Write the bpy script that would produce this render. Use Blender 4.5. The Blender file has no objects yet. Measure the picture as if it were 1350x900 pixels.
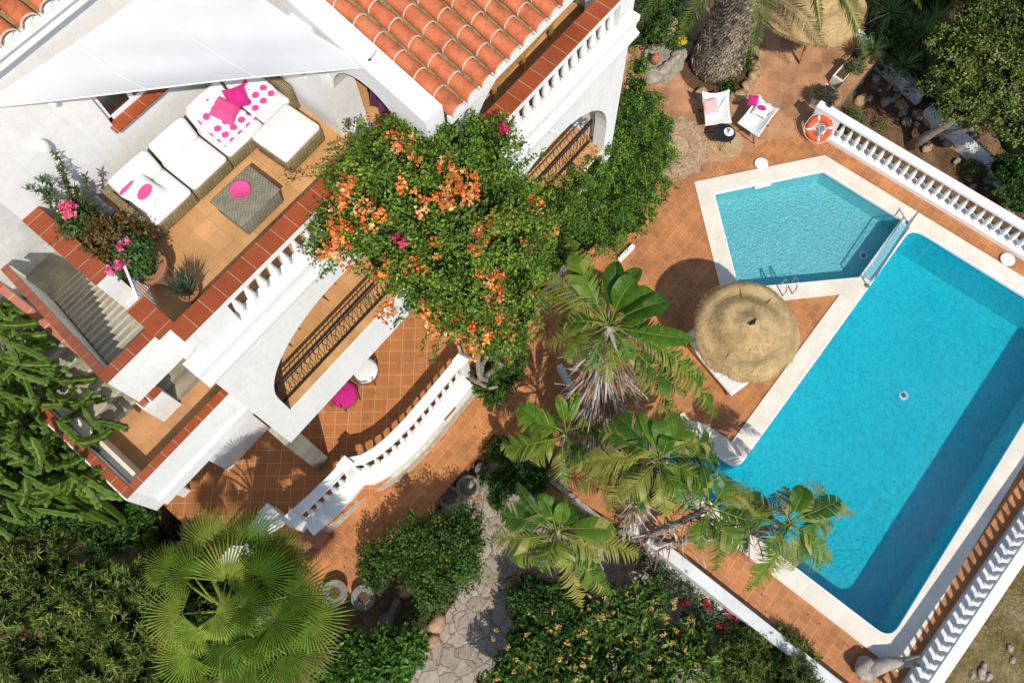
import bpy, math, random
import numpy as np
from mathutils import Vector, Matrix
from mathutils.geometry import tessellate_polygon
random.seed(7); rng = np.random.default_rng(11)
C = bpy.context.scene.collection
R = math.radians
# ------------------------------------------------------------------ camera model
F_PX, VPX, VPY, CAM_H, TH = 1040.0, 25.0, 385.0, 20.0, R(50.8)
_dn = np.array([VPX, -VPY, -F_PX]); _dn /= np.linalg.norm(_dn); _up = -_dn
_xr = np.array([1., 0, 0]) - _up*_up[0]; _xr /= np.linalg.norm(_xr)
_yr = np.cross(_up, _xr)
_rz = np.array([[math.cos(TH), math.sin(TH), 0], [-math.sin(TH), math.cos(TH), 0], [0, 0, 1.]])
CR = _rz @ np.stack([_xr, _yr, _up])
def at(u, v, z=0.0):
    """place of a photograph point on the horizontal plane of height z"""
    d = CR @ np.array([u-675.0, -(v-450.0), -F_PX]); t = (z-CAM_H)/d[2]
    return Vector((d[0]*t, d[1]*t, z))
sc = bpy.context.scene
cam_d = bpy.data.cameras.new("camera"); cam = bpy.data.objects.new("camera", cam_d); C.objects.link(cam)
m = Matrix([list(CR[0])+[0], list(CR[1])+[0], list(CR[2])+[CAM_H], [0, 0, 0, 1]])
cam.matrix_world = m
cam_d.sensor_width = 36; cam_d.lens = F_PX/1350*36; cam_d.clip_end = 2000; cam_d.clip_start = 0.1
sc.camera = cam
# ------------------------------------------------------------------ light
SUN = Vector((-0.44, -0.70, 1.0)).normalized()
sl = bpy.data.lights.new("sun", 'SUN'); sl.energy = 4.15; sl.angle = R(0.53); sl.color = (1.0, 0.95, 0.865)
so = bpy.data.objects.new("sun", sl); C.objects.link(so); so.location = (0, 0, 40)
so.rotation_euler = SUN.to_track_quat('Z', 'Y').to_euler()
w = bpy.data.worlds.new("World"); sc.world = w; w.use_nodes = True
nt = w.node_tree; bg = nt.nodes['Background']; sky = nt.nodes.new('ShaderNodeTexSky'); sky.sky_type = 'NISHITA'
sky.sun_disc = False; sky.sun_elevation = math.asin(SUN.z); sky.sun_rotation = math.atan2(SUN.x, SUN.y)
sky.dust_density = 0.6; bg.inputs[1].default_value = 0.165
nt.links.new(sky.outputs[0], bg.inputs[0])
sc.view_settings.view_transform = 'Standard'; sc.view_settings.look = 'None'; sc.view_settings.exposure = 0
sc.cycles.max_bounces = 6; sc.cycles.transparent_max_bounces = 12; sc.cycles.diffuse_bounces = 3
# ------------------------------------------------------------------ materials
class NT:
    def __init__(s, name):
        s.m = bpy.data.materials.new(name); s.m.use_nodes = True; s.t = s.m.node_tree; s.n = s.t.nodes; s.l = s.t.links
        s.b = s.n['Principled BSDF']; s.out = s.n['Material Output']; s.tc = s.n.new('ShaderNodeTexCoord')
    def node(s, typ, **k):
        x = s.n.new(typ)
        for a, b in k.items(): setattr(x, a, b)
        return x
    def coord(s, rot=0, scale=(1, 1, 1), loc=(0, 0, 0)):
        g = s.node('ShaderNodeNewGeometry'); mp = s.node('ShaderNodeMapping'); mp.inputs['Rotation'].default_value = (0, 0, rot)
        mp.inputs['Scale'].default_value = scale; mp.inputs['Location'].default_value = loc
        s.l.new(s.tc.outputs['Object'], mp.inputs[0]); return mp.outputs[0]
    def noise(s, scale, detail=4, rough=.6, co=None, dist=0):
        x = s.node('ShaderNodeTexNoise'); x.inputs['Scale'].default_value = scale; x.inputs['Detail'].default_value = detail
        x.inputs['Roughness'].default_value = rough; x.inputs['Distortion'].default_value = dist
        s.l.new(co or s.tc.outputs['Object'], x.inputs['Vector']); return x.outputs['Fac']
    def ramp(s, fac, stops):
        x = s.node('ShaderNodeValToRGB'); e = x.color_ramp.elements
        while len(e) < len(stops): e.new(.5)
        for i, (p, c) in enumerate(stops): e[i].position = p; e[i].color = (*c, 1) if len(c) == 3 else c
        s.l.new(fac, x.inputs[0]); return x.outputs[0]
    def mix(s, fac, a, b, mode='MIX'):
        x = s.node('ShaderNodeMix', data_type='RGBA', blend_type=mode)
        for sock, val in ((x.inputs['Factor'], fac), (x.inputs['A'], a), (x.inputs['B'], b)):
            if hasattr(val, 'links'): s.l.new(val, sock)
            elif isinstance(val, (int, float)): sock.default_value = val
            else: sock.default_value = (*val, 1)
        return x.outputs['Result']
    def bump(s, h, strength=.3, dist=.02):
        x = s.node('ShaderNodeBump'); x.inputs['Strength'].default_value = strength; x.inputs['Distance'].default_value = dist
        s.l.new(h, x.inputs['Height']); s.l.new(x.outputs[0], s.b.inputs['Normal']); return x
    def base(s, c, rough=.7, spec=.3):
        if hasattr(c, 'links'): s.l.new(c, s.b.inputs['Base Color'])
        else: s.b.inputs['Base Color'].default_value = (*c, 1)
        s.b.inputs['Roughness'].default_value = rough; s.b.inputs['Specular IOR Level'].default_value = spec
        return s
def lerp(a, b, t): return tuple(x+(y-x)*t for x, y in zip(a, b))
def sh(c, k): return tuple(min(1, x*k) for x in c)
def plain(name, c, rough=.7, var=.18, scale=6, bump=.15, spec=.3, metal=0, fine=60):
    s = NT(name); n = s.noise(scale, 5); n2 = s.noise(fine, 3)
    col = s.ramp(n, [(.3, sh(c, 1-var)), (.7, sh(c, 1+var*.6))])
    s.base(col, rough, spec); s.b.inputs['Metallic'].default_value = metal
    if bump: s.bump(n2, bump, .01)
    return s.m
def tiles(name, c1, c2, mortar, bw, bh, rot=0, offset=.5, mort=.006, rough=.6, grime=.25, bump=.3, dirt=(.2, .12, .07)):
    s = NT(name); co = s.coord(rot)
    br = s.node('ShaderNodeTexBrick'); br.offset = offset; br.inputs['Scale'].default_value = 1
    br.inputs['Brick Width'].default_value = bw; br.inputs['Row Height'].default_value = bh
    br.inputs['Mortar Size'].default_value = mort; br.inputs['Mortar Smooth'].default_value = .3; br.inputs['Bias'].default_value = 0
    br.inputs['Color1'].default_value = (*c1, 1); br.inputs['Color2'].default_value = (*c2, 1); br.inputs['Mortar'].default_value = (*mortar, 1)
    s.l.new(co, br.inputs[0])
    n = s.noise(1.3, 6, .65); n2 = s.noise(30, 4)
    g = s.ramp(n, [(.35, (1-grime,)*3), (.62, (1.05,)*3)]); g2 = s.ramp(n2, [(.3, (.88,)*3), (.7, (1.08,)*3)])
    c = s.mix(1.0, br.outputs['Color'], g, 'MULTIPLY'); c = s.mix(1.0, c, g2, 'MULTIPLY')
    n3 = s.noise(.45, 5, .7); c = s.mix(s.ramp(n3, [(.5, (0, 0, 0)), (.75, (.35,)*3)]), c, dirt)
    s.base(c, rough, .25); s.bump(br.outputs['Fac'], -bump, .006); return s.m
def foliage_mat(name, trans=.3, rough=.5, spec=.28):
    s = NT(name); a = s.node('ShaderNodeAttribute', attribute_name='col')
    n = s.noise(9, 3); c = s.mix(1.0, a.outputs['Color'], s.ramp(n, [(.3, (.78,)*3), (.7, (1.2,)*3)]), 'MULTIPLY')
    s.base(c, rough, spec)
    t = s.node('ShaderNodeBsdfTranslucent'); c2 = s.mix(1.0, c, (1.5, 1.5, .55), 'MULTIPLY'); s.l.new(c2, t.inputs[0])
    mx = s.node('ShaderNodeMixShader'); mx.inputs[0].default_value = trans
    s.l.new(s.b.outputs[0], mx.inputs[1]); s.l.new(t.outputs[0], mx.inputs[2]); s.l.new(mx.outputs[0], s.out.inputs[0]); return s.m
M = {}
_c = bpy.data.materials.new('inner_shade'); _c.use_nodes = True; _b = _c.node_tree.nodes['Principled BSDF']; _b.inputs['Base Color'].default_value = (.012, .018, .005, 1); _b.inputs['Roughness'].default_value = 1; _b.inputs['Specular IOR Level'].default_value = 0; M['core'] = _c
def stucco(name, c=(.83, .82, .795), stain=.07):
    s = NT(name); n = s.noise(.9, 6, .7); n2 = s.noise(7, 4); n3 = s.noise(90, 3)
    a = s.ramp(n, [(.3, sh(c, 1-stain)), (.58, c)]); b = s.ramp(n2, [(.25, (.93, .92, .9)), (.6, (1, 1, 1))])
    st = s.noise(1.0, 5, .65, s.coord(0, (7, 7, .55))); sc2 = s.ramp(st, [(.30, (.945, .94, .925)), (.46, (1, 1, 1))]); cr = s.noise(2.6, 9, .8, None, 2.5); cc2 = s.ramp(cr, [(.485, (1, 1, 1)), (.5, (.93, .92, .9)), (.515, (1, 1, 1))])
    s.base(s.mix(1.0, s.mix(1.0, s.mix(1.0, a, b, 'MULTIPLY'), sc2, 'MULTIPLY'), cc2, 'MULTIPLY'), .85, .2)
    mx = s.node('ShaderNodeMath', operation='ADD'); s.l.new(n2, mx.inputs[0]); s.l.new(n3, mx.inputs[1]); s.bump(mx.outputs[0], .22, .012); return s.m
M['white'] = stucco('white_stucco'); M['white2'] = stucco('weathered_white', (.74, .74, .71), .3)
M['sill'] = tiles('glazed_red_tiles', (.37, .082, .028), (.31, .066, .022), (.55, .36, .25), .30, 3.0, 0, 0, .005, .35, .2)
M['sill_side'] = tiles('glazed_red_tiles_side', (.37, .082, .028), (.31, .066, .022), (.55, .36, .25), .30, 3.0, R(90), 0, .005, .35, .2)
M['deck'] = tiles('terracotta_deck', (.55, .222, .078), (.45, .178, .060), (.62, .39, .23), .285, .235, 0, .5, .005, .65, .28)
M['porch'] = tiles('porch_tiles', (.49, .19, .062), (.43, .16, .053), (.66, .42, .25), .325, .325, R(-39.5), 0, .006, .5, .2)
M['diag'] = tiles('rough_terracotta', (.42, .20, .095), (.58, .30, .15), (.50, .30, .17), .42, .42, R(-34), 0, .010, .75, .35)
M['ochre'] = tiles('ochre_tiles', (.64, .345, .145), (.56, .29, .115), (.44, .25, .12), .33, .33, 0, 0, .006, .6, .2, .3)
M['ochre_brown'] = tiles('landing_tiles', (.55, .29, .13), (.47, .24, .10), (.60, .34, .17), .33, .33, 0, 0, .005, .6, .25, .15)
M['step'] = tiles('worn_concrete', (.38, .345, .25), (.35, .315, .23), (.30, .27, .2), .9, .9, 0, 0, .002, .85, .4, .1)
M['step_edge'] = plain('pale_step_edge', (.46, .42, .32), .85, .2, 6)  # lighter strip along each tread edge, sets the steps apart
M['roof_mortar'] = plain('roof_mortar', (.62, .49, .36), .9, .3, 9)
M['clad'] = tiles('pale_slate_cladding', (.46, .44, .33), (.36, .35, .27), (.22, .2, .16), .16, .035, 0, .5, .004, .8, .3, .6)
M['coping'] = tiles('pale_stone_coping', (.79, .715, .59), (.74, .655, .53), (.66, .58, .46), .5, .5, 0, 0, .003, .7, .1, .12, (.68, .62, .52))
M['iron'] = plain('wrought_iron', (.035, .022, .018), .55, .2, 8, .1, .4, .3)
M['wood'] = plain('varnished_wood', (.42, .21, .06), .5, .35, 14, .1)
M['dark_metal'] = plain('dark_metal', (.03, .03, .032), .4, .2, 8, 0, .5, .6)
M['steel'] = plain('stainless_steel', (.62, .63, .64), .18, .05, 8, 0, .5, 1)
M['clay'] = plain('clay', (.40, .17, .09), .8, .3, 9)
M['clay_pale'] = plain('pale_clay', (.48, .33, .19), .85, .3, 9)
M['stone'] = plain('limestone', (.36, .31, .25), .9, .4, 5, .6, .2, 0, 30)
M['stone_warm'] = plain('warm_rock', (.42, .27, .16), .9, .45, 5, .6, .2, 0, 30)
M['stone_pale'] = plain('pale_render', (.56, .50, .40), .9, .35, 7, .5, .2, 0, 30)
M['grey_stone'] = plain('grey_stone', (.26, .245, .215), .9, .4, 5, .7, .2, 0, 30)
M['bark'] = plain('pale_bark', (.34, .285, .225), .9, .45, 12, .6)
M['fabric'] = plain('white_canvas', (.74, .725, .69), .9, .07, 5, .55, .1, 0, 7)
M['pink'] = plain('pink_fabric', (.66, .085, .24), .85, .15, 12, .15, .1)
M['magenta'] = plain('magenta_fabric', (.50, .025, .19), .85, .2, 12, .15, .1)
M['purple'] = plain('purple_cloth', (.12, .045, .10), .9, .25, 7, .2, .1)
M['soil'] = plain('soil', (.12, .07, .04), .95, .4, 9, .8, .1, 0, 40)
M['white_paint'] = plain('white_paint', (.80, .80, .79), .4, .04, 4, 0)
M['grey_paint'] = plain('slate_grey', (.17, .19, .21), .6, .1, 4, 0)
M['glass'] = plain('dark_window_glass', (.02, .022, .02), .06, .2, 3, 0, .8)
M['black'] = plain('black_table', (.02, .02, .02), .45, .1, 4, 0)
M['orange'] = plain('life_ring_orange', (.80, .10, .022), .5, .08, 6, .05)
M['brass'] = plain('brass', (.55, .36, .09), .35, .2, 12, 0, .5, .8)
M['leaf'] = foliage_mat('leaves'); M['gloss_leaf'] = foliage_mat('broad_leaves', .25, .42, .2); M['palm_leaf'] = foliage_mat('palm_leaves', .35, .6, .08); M['petal'] = foliage_mat('petals', .35, .6, .2)
M['dry'] = foliage_mat('dry_leaves', .15, .8, .1)
def mk():
    s = NT('dotted_throw'); v = s.node('ShaderNodeTexVoronoi'); v.feature = 'F1'; v.inputs['Randomness'].default_value = 0; v.inputs['Scale'].default_value = 5.3
    s.l.new(s.coord(0), v.inputs['Vector']); c = s.ramp(v.outputs['Distance'], [(.33, (.72, .06, .24)), (.36, (.83, .79, .76))])
    s.base(c, .9, .1); return s.m
M['dots'] = mk()
def mk(name, c, dark, line=.07, sc1=16):
    s = NT(name); wv = s.node('ShaderNodeTexWave'); wv.wave_type = 'BANDS'; wv.bands_direction = 'DIAGONAL'; wv.inputs['Scale'].default_value = 9; wv.inputs['Distortion'].default_value = 1
    s.l.new(s.tc.outputs['Object'], wv.inputs[0]); br = s.node('ShaderNodeTexBrick'); br.inputs['Scale'].default_value = 1; br.inputs['Brick Width'].default_value = .07; br.inputs['Row Height'].default_value = .03
    br.inputs['Mortar Size'].default_value = .006; br.inputs['Color1'].default_value = (*c, 1); br.inputs['Color2'].default_value = (*sh(c, .75), 1); br.inputs['Mortar'].default_value = (*dark, 1)
    cx = s.node('ShaderNodeSeparateXYZ'); s.l.new(s.tc.outputs['Object'], cx.inputs[0]); cb = s.node('ShaderNodeCombineXYZ')
    ad = s.node('ShaderNodeMath', operation='ADD'); s.l.new(cx.outputs[0], ad.inputs[0]); s.l.new(cx.outputs[2], ad.inputs[1]); s.l.new(ad.outputs[0], cb.inputs[0])
    ad2 = s.node('ShaderNodeMath', operation='ADD'); s.l.new(cx.outputs[1], ad2.inputs[0]); s.l.new(cx.outputs[2], ad2.inputs[1]); s.l.new(ad2.outputs[0], cb.inputs[1])
    s.l.new(cb.outputs[0], br.inputs[0]); s.base(s.mix(1, br.outputs['Color'], s.ramp(s.noise(5, 4), [(.3, (.8,)*3), (.7, (1.15,)*3)]), 'MULTIPLY'), .8, .2); s.bump(br.outputs['Fac'], -.6, .01); return s.m
M['rattan'] = mk('woven_rattan', (.37, .29, .15), (.10, .07, .03)); M['rattan_grey'] = mk('grey_rattan', (.33, .31, .23), (.12, .11, .07)); M['cane'] = plain('cane', (.22, .085, .03), .5, .3, 20, .1)
def mk():   # roof tile
    s = NT('roof_clay'); n = s.noise(3.5, 6, .7); n2 = s.noise(35, 4)
    c = s.ramp(n, [(.28, (.26, .085, .035)), (.45, (.50, .135, .055)), (.62, (.60, .18, .08)), (.8, (.50, .25, .13))])
    spots = s.ramp(n2, [(.30, (.55, .5, .42)), (.42, (1, 1, 1))])
    s.base(s.mix(1, c, spots, 'MULTIPLY'), .8, .2); s.bump(n2, .3, .01); return s.m
M['roof'] = mk()
def mk():
    s = NT('roof_channel'); n = s.noise(9, 6, .7); s.base(s.ramp(n, [(.3, (.10, .07, .035)), (.5, (.28, .2, .09)), (.7, (.42, .2, .09))]), .9, .1); s.bump(n, .6, .03); return s.m
M['channel'] = mk()
def mk():
    s = NT('straw_thatch'); co = s.tc.outputs['Object']; sep = s.node('ShaderNodeSeparateXYZ'); s.l.new(co, sep.inputs[0])
    at2 = s.node('ShaderNodeMath', operation='ARCTAN2'); s.l.new(sep.outputs[1], at2.inputs[0]); s.l.new(sep.outputs[0], at2.inputs[1])
    mu = s.node('ShaderNodeMath', operation='MULTIPLY'); s.l.new(at2.outputs[0], mu.inputs[0]); mu.inputs[1].default_value = 2.0
    ln = s.node('ShaderNodeVectorMath', operation='LENGTH'); s.l.new(co, ln.inputs[0])
    cb = s.node('ShaderNodeCombineXYZ'); s.l.new(mu.outputs[0], cb.inputs[0]); m2 = s.node('ShaderNodeMath', operation='MULTIPLY'); s.l.new(ln.outputs['Value'], m2.inputs[0]); m2.inputs[1].default_value = 45; s.l.new(m2.outputs[0], cb.inputs[1])
    n = s.noise(1.0, 4, .7, cb.outputs[0]); n2 = s.noise(2.2, 5); n3 = s.noise(70, 3)
    c = s.ramp(n, [(.3, (.37, .25, .115)), (.5, (.50, .35, .17)), (.72, (.60, .44, .235))]); c = s.mix(1, c, s.ramp(n2, [(.3, (.7, .68, .62)), (.6, (1.1,)*3)]), 'MULTIPLY')
    c = s.mix(1, c, s.ramp(n3, [(.3, (.8,)*3), (.65, (1.12,)*3)]), 'MULTIPLY')
    s.base(c, .95, .1); ad = s.node('ShaderNodeMath', operation='ADD'); s.l.new(n, ad.inputs[0]); s.l.new(n3, ad.inputs[1]); s.bump(ad.outputs[0], .7, .02); return s.m
M['thatch'] = mk()
def mk(name, c, c2):
    s = NT(name); n = s.noise(.5, 4); br = s.node('ShaderNodeTexBrick'); br.offset = 0; br.inputs['Scale'].default_value = 1; br.inputs['Brick Width'].default_value = .05; br.inputs['Row Height'].default_value = .05
    br.inputs['Mortar Size'].default_value = .002; br.inputs['Color1'].default_value = (1, 1, 1, 1); br.inputs['Color2'].default_value = (.86, .9, .92, 1); br.inputs['Mortar'].default_value = (1.2, 1.15, 1.1, 1)
    s.l.new(s.tc.outputs['Object'], br.inputs[0]); s.base(s.mix(1, s.ramp(n, [(.3, c), (.7, c2)]), br.outputs['Color'], 'MULTIPLY'), .5, .3); return s.m
M['basin'] = mk('blue_pool_mosaic', (.006, .60, .70), (.008, .66, .75)); M['divider'] = plain('pool_divider', (.20, .48, .54), .6, .1); M['basin2'] = mk('pale_pool_mosaic', (.22, .64, .68), (.26, .69, .72))
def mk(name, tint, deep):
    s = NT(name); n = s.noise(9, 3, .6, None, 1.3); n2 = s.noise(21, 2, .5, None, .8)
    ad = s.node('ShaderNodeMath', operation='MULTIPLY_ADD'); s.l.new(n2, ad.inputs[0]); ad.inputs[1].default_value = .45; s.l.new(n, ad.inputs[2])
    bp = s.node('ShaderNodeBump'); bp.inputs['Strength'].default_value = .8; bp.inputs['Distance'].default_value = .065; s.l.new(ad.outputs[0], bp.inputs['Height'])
    tr = s.node('ShaderNodeBsdfTransparent'); s.l.new(s.ramp(ad.outputs[0], [(.60, deep), (.76, tint)]), tr.inputs[0])  # ripple light and dark painted into the transparent colour by noise, deep to tint
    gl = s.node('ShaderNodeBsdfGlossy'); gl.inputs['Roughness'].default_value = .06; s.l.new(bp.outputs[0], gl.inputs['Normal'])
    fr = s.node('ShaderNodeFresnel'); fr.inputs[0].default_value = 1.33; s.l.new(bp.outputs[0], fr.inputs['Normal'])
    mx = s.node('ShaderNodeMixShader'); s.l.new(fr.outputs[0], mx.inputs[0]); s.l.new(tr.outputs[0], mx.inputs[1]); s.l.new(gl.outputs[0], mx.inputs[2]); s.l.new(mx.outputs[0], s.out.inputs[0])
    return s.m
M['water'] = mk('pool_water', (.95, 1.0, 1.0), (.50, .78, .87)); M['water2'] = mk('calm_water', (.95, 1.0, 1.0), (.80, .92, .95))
def mk():
    s = NT('dry_grass_ground'); n = s.noise(1.2, 8, .75); n2 = s.noise(25, 5, .7)
    c = s.ramp(n, [(.3, (.08, .09, .022)), (.43, (.19, .15, .055)), (.56, (.30, .23, .11)), (.72, (.40, .34, .25))])
    s.base(s.mix(1, c, s.ramp(n2, [(.3, (.4,)*3), (.7, (1.4,)*3)]), 'MULTIPLY'), .95, .1); s.bump(n2, .9, .05); return s.m
M['grass_ground'] = mk()
def mk():
    s = NT('garden_earth'); n = s.noise(1.5, 8, .75); n2 = s.noise(22, 5, .7)
    c = s.ramp(n, [(.3, (.07, .045, .025)), (.5, (.19, .105, .055)), (.7, (.33, .20, .12))])
    s.base(s.mix(1, c, s.ramp(n2, [(.3, (.5,)*3), (.7, (1.4,)*3)]), 'MULTIPLY'), .95, .1); s.bump(n2, .9, .05); return s.m
M['earth'] = mk()
def mk(name, scale, cA, cB, gap, jit=1.0):
    s = NT(name); v = s.node('ShaderNodeTexVoronoi'); v.feature = 'DISTANCE_TO_EDGE'; v.inputs['Scale'].default_value = scale; v.inputs['Randomness'].default_value = jit; dn = s.node('ShaderNodeTexNoise'); dn.inputs['Scale'].default_value = 2.2; dn.inputs['Detail'].default_value = 3; s.l.new(s.coord(.3), dn.inputs['Vector']); dm = s.node('ShaderNodeMix', data_type='RGBA', blend_type='ADD'); dm.inputs['Factor'].default_value = .45; s.l.new(s.coord(.3), dm.inputs['A']); s.l.new(dn.outputs['Color'], dm.inputs['B']); cv = dm.outputs['Result']; s.l.new(cv, v.inputs[0])
    v2 = s.node('ShaderNodeTexVoronoi'); v2.inputs['Scale'].default_value = scale; v2.inputs['Randomness'].default_value = jit; s.l.new(cv, v2.inputs[0])
    c = s.mix(v2.outputs['Color'], cA, cB); n = s.noise(6, 6, .7); c = s.mix(1, c, s.ramp(n, [(.3, (.7,)*3), (.7, (1.15,)*3)]), 'MULTIPLY')
    c = s.mix(s.ramp(v.outputs['Distance'], [(.008, (1, 1, 1)), (.035, (0, 0, 0))]), c, gap); s.base(c, .85, .2)
    s.bump(s.ramp(v.outputs['Distance'], [(0, (0, 0, 0)), (.08, (1, 1, 1))]), .6, .02); return s.m
M['crazy'] = mk('crazy_paving', 2.6, (.29, .24, .19), (.42, .35, .28), (.15, .12, .085)); M['rubble'] = mk('rubble_wall', 4.5, (.24, .19, .14), (.42, .36, .28), (.05, .04, .03))
M['shell'] = mk('pebble_mosaic', 14, (.42, .25, .14), (.55, .40, .26), (.28, .16, .09))
# ------------------------------------------------------------------ mesh builder
class MB:
    def __init__(s): s.v = []; s.f = []
    def add(s, vs, fs):
        o = len(s.v); s.v += [tuple(p) for p in vs]; s.f += [tuple(i+o for i in f) for f in fs]; return s
    def box(s, x0, x1, y0, y1, z0, z1):
        return s.add([(x0, y0, z0), (x1, y0, z0), (x1, y1, z0), (x0, y1, z0), (x0, y0, z1), (x1, y0, z1), (x1, y1, z1), (x0, y1, z1)],
                     [(0, 3, 2, 1), (4, 5, 6, 7), (0, 1, 5, 4), (1, 2, 6, 5), (2, 3, 7, 6), (3, 0, 4, 7)])
    def sbox(s, x0, x1, y0, y1, z0, z1, r=.03, n=3, puff=0):
        """box with softly rounded edges (a cushion when puff > 0)"""
        cx, cy, cz, hx, hy, hz = (x0+x1)/2, (y0+y1)/2, (z0+z1)/2, (x1-x0)/2, (y1-y0)/2, (z1-z0)/2
        N = 6+n*2; M2 = 6; vs = []; fs = []
        rows = [(-1, 0)]
        prof = []
        for k in range(n+1): t = k/n*math.pi/2; prof.append((-hz+r-r*math.cos(t), -r+r*math.sin(t)))
        for k in range(n+1): t = k/n*math.pi/2; prof.append((hz-r+r*math.sin(t), -r+r*math.cos(t)))
        per = []
        for (qx, qy, a0) in ((1, 1, 0), (-1, 1, 90), (-1, -1, 180), (1, -1, 270)):
            for k in range(n+1): per.append((qx, qy, R(a0+90*k/n)))
        L = len(per)
        for z, ins in prof:
            for qx, qy, a in per:
                rr = r+ins
                vs.append((cx+qx*(hx-r)+rr*math.cos(a), cy+qy*(hy-r)+rr*math.sin(a), cz+z))
        for j in range(len(prof)-1):
            for i in range(L): fs.append((j*L+i, j*L+(i+1) % L, (j+1)*L+(i+1) % L, (j+1)*L+i))
        b = len(vs); vs.append((cx, cy, cz-hz-puff*.3)); vs.append((cx, cy, cz+hz+puff))
        mid = len(vs)
        for i in range(L):  # inner ring for puffed top
            p = vs[(len(prof)-1)*L+i]; vs.append((cx+(p[0]-cx)*.55, cy+(p[1]-cy)*.55, cz+hz+puff*.8))
        for i in range(L):
            fs.append((b, (i+1) % L, i)); t = (len(prof)-1)*L
            fs.append((t+i, t+(i+1) % L, mid+(i+1) % L, mid+i)); fs.append((mid+i, mid+(i+1) % L, b+1))
        return s.add(vs, fs)
    def prism(s, poly, z0, z1, top=True, bottom=True):
        n = len(poly); vs = [(p[0], p[1], z0) for p in poly]+[(p[0], p[1], z1) for p in poly]
        fs = [(i, (i+1) % n, n+(i+1) % n, n+i) for i in range(n)]
        tri = tessellate_polygon([[Vector((p[0], p[1], 0)) for p in poly]])
        for t in tri:
            if top: fs.append((t[0]+n, t[1]+n, t[2]+n))
            if bottom: fs.append((t[2], t[1], t[0]))
        return s.add(vs, fs)
    def sheet(s, loops, z):
        fl = [p for l in loops for p in l]
        tri = tessellate_polygon([[Vector((p[0], p[1], 0)) for p in l] for l in loops])
        fs = []
        for t in tri:
            a, b, c = (fl[i] for i in t)
            fs.append(t if (b[0]-a[0])*(c[1]-a[1])-(b[1]-a[1])*(c[0]-a[0]) > 0 else (t[2], t[1], t[0]))
        return s.add([(p[0], p[1], z) for p in fl], fs)
    def wall(s, loops, c0, c1, axis='y'):
        """slab from an outline with holes; loops in (s, z); thickness c0..c1 along axis"""
        fl = [p for l in loops for p in l]; n = len(fl)
        tri = tessellate_polygon([[Vector((p[0], p[1], 0)) for p in l] for l in loops])
        P = (lambda p, c: (p[0], c, p[1])) if axis == 'y' else (lambda p, c: (c, p[0], p[1]))
        vs = [P(p, c0) for p in fl]+[P(p, c1) for p in fl]; fs = [t for t in tri]+[(t[2]+n, t[1]+n, t[0]+n) for t in tri]
        o = 0
        for l in loops:
            k = len(l)
            for i in range(k): a, b = o+i, o+(i+1) % k; fs.append((a, b, b+n, a+n))
            o += k
        return s.add(vs, fs)
    def ring(s, outer, inner, z0, z1):
        s.sheet([outer, inner], z1); 
        for l in (outer, inner):
            n = len(l); s.add([(p[0], p[1], z0) for p in l]+[(p[0], p[1], z1) for p in l], [(i, (i+1) % n, n+(i+1) % n, n+i) for i in range(n)])
        return s
    def lathe(s, prof, c=(0, 0, 0), n=20, ax=None):
        """prof: list of (r, z)"""
        vs = []; fs = []; k = len(prof)
        for r, z in prof:
            for i in range(n):
                a = 2*math.pi*i/n; vs.append((c[0]+r*math.cos(a), c[1]+r*math.sin(a), c[2]+z))
        for j in range(k-1):
            for i in range(n): fs.append((j*n+i, j*n+(i+1) % n, (j+1)*n+(i+1) % n, (j+1)*n+i))
        fs.append(tuple(range(n-1, -1, -1))); fs.append(tuple((k-1)*n+i for i in range(n)))
        return s.add(vs, fs)
    def tube(s, pts, rad, n=8, ribs=0):
        pts = [Vector(p) for p in pts]; k = len(pts)
        rad = rad if hasattr(rad, '__len__') else [rad]*k
        vs = []; fs = []; ref = None
        for j, p in enumerate(pts):
            d = (pts[min(j+1, k-1)]-pts[max(j-1, 0)]).normalized()
            if ref is None: ref = d.orthogonal().normalized()
            u = (ref-d*ref.dot(d)).normalized(); ref = u; v = d.cross(u)
            for i in range(n):
                a = 2*math.pi*i/n; rr = rad[j]*(1 if not ribs else (1.0 if i % 2 == 0 else .55))
                vs.append(p+u*rr*math.cos(a)+v*rr*math.sin(a))
        for j in range(k-1):
            for i in range(n): fs.append((j*n+i, j*n+(i+1) % n, (j+1)*n+(i+1) % n, (j+1)*n+i))
        fs.append(tuple(range(n-1, -1, -1))); fs.append(tuple((k-1)*n+i for i in range(n)))
        return s.add(vs, fs)
    def rock(s, c, r, sq=.7, seed=0, sub=2):
        rr = random.Random(seed); sub += 2; ph = [(rr.uniform(-1, 1), rr.uniform(-1, 1), rr.uniform(-1, 1), rr.uniform(0, 6)) for _ in range(6)]
        n1, n2 = 7+sub, 9+sub*2; vs = []; fs = []
        for j in range(n1+1):
            t = math.pi*j/n1
            for i in range(n2):
                a = 2*math.pi*i/n2; d = (math.sin(t)*math.cos(a), math.sin(t)*math.sin(a), math.cos(t))
                k = 1+sum(.13*math.sin(2.6*(p[0]*d[0]+p[1]*d[1]+p[2]*d[2])+p[3])+.05*math.sin(7*(p[1]*d[0]+p[2]*d[1]+p[0]*d[2])+p[3]*2) for p in ph)+rr.uniform(-.05, .05)
                vs.append((c[0]+r[0]*k*d[0], c[1]+r[1]*k*d[1], c[2]+r[2]*k*d[2]))
        for j in range(n1):
            for i in range(n2): fs.append(((j+1)*n2+i, (j+1)*n2+(i+1) % n2, j*n2+(i+1) % n2, j*n2+i))
        return s.add(vs, fs)
def kids_of(p): return p
def wl(p):
    v = Vector((0, 0, 0))
    while p is not None: v += p.location; p = p.parent
    return v
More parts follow.
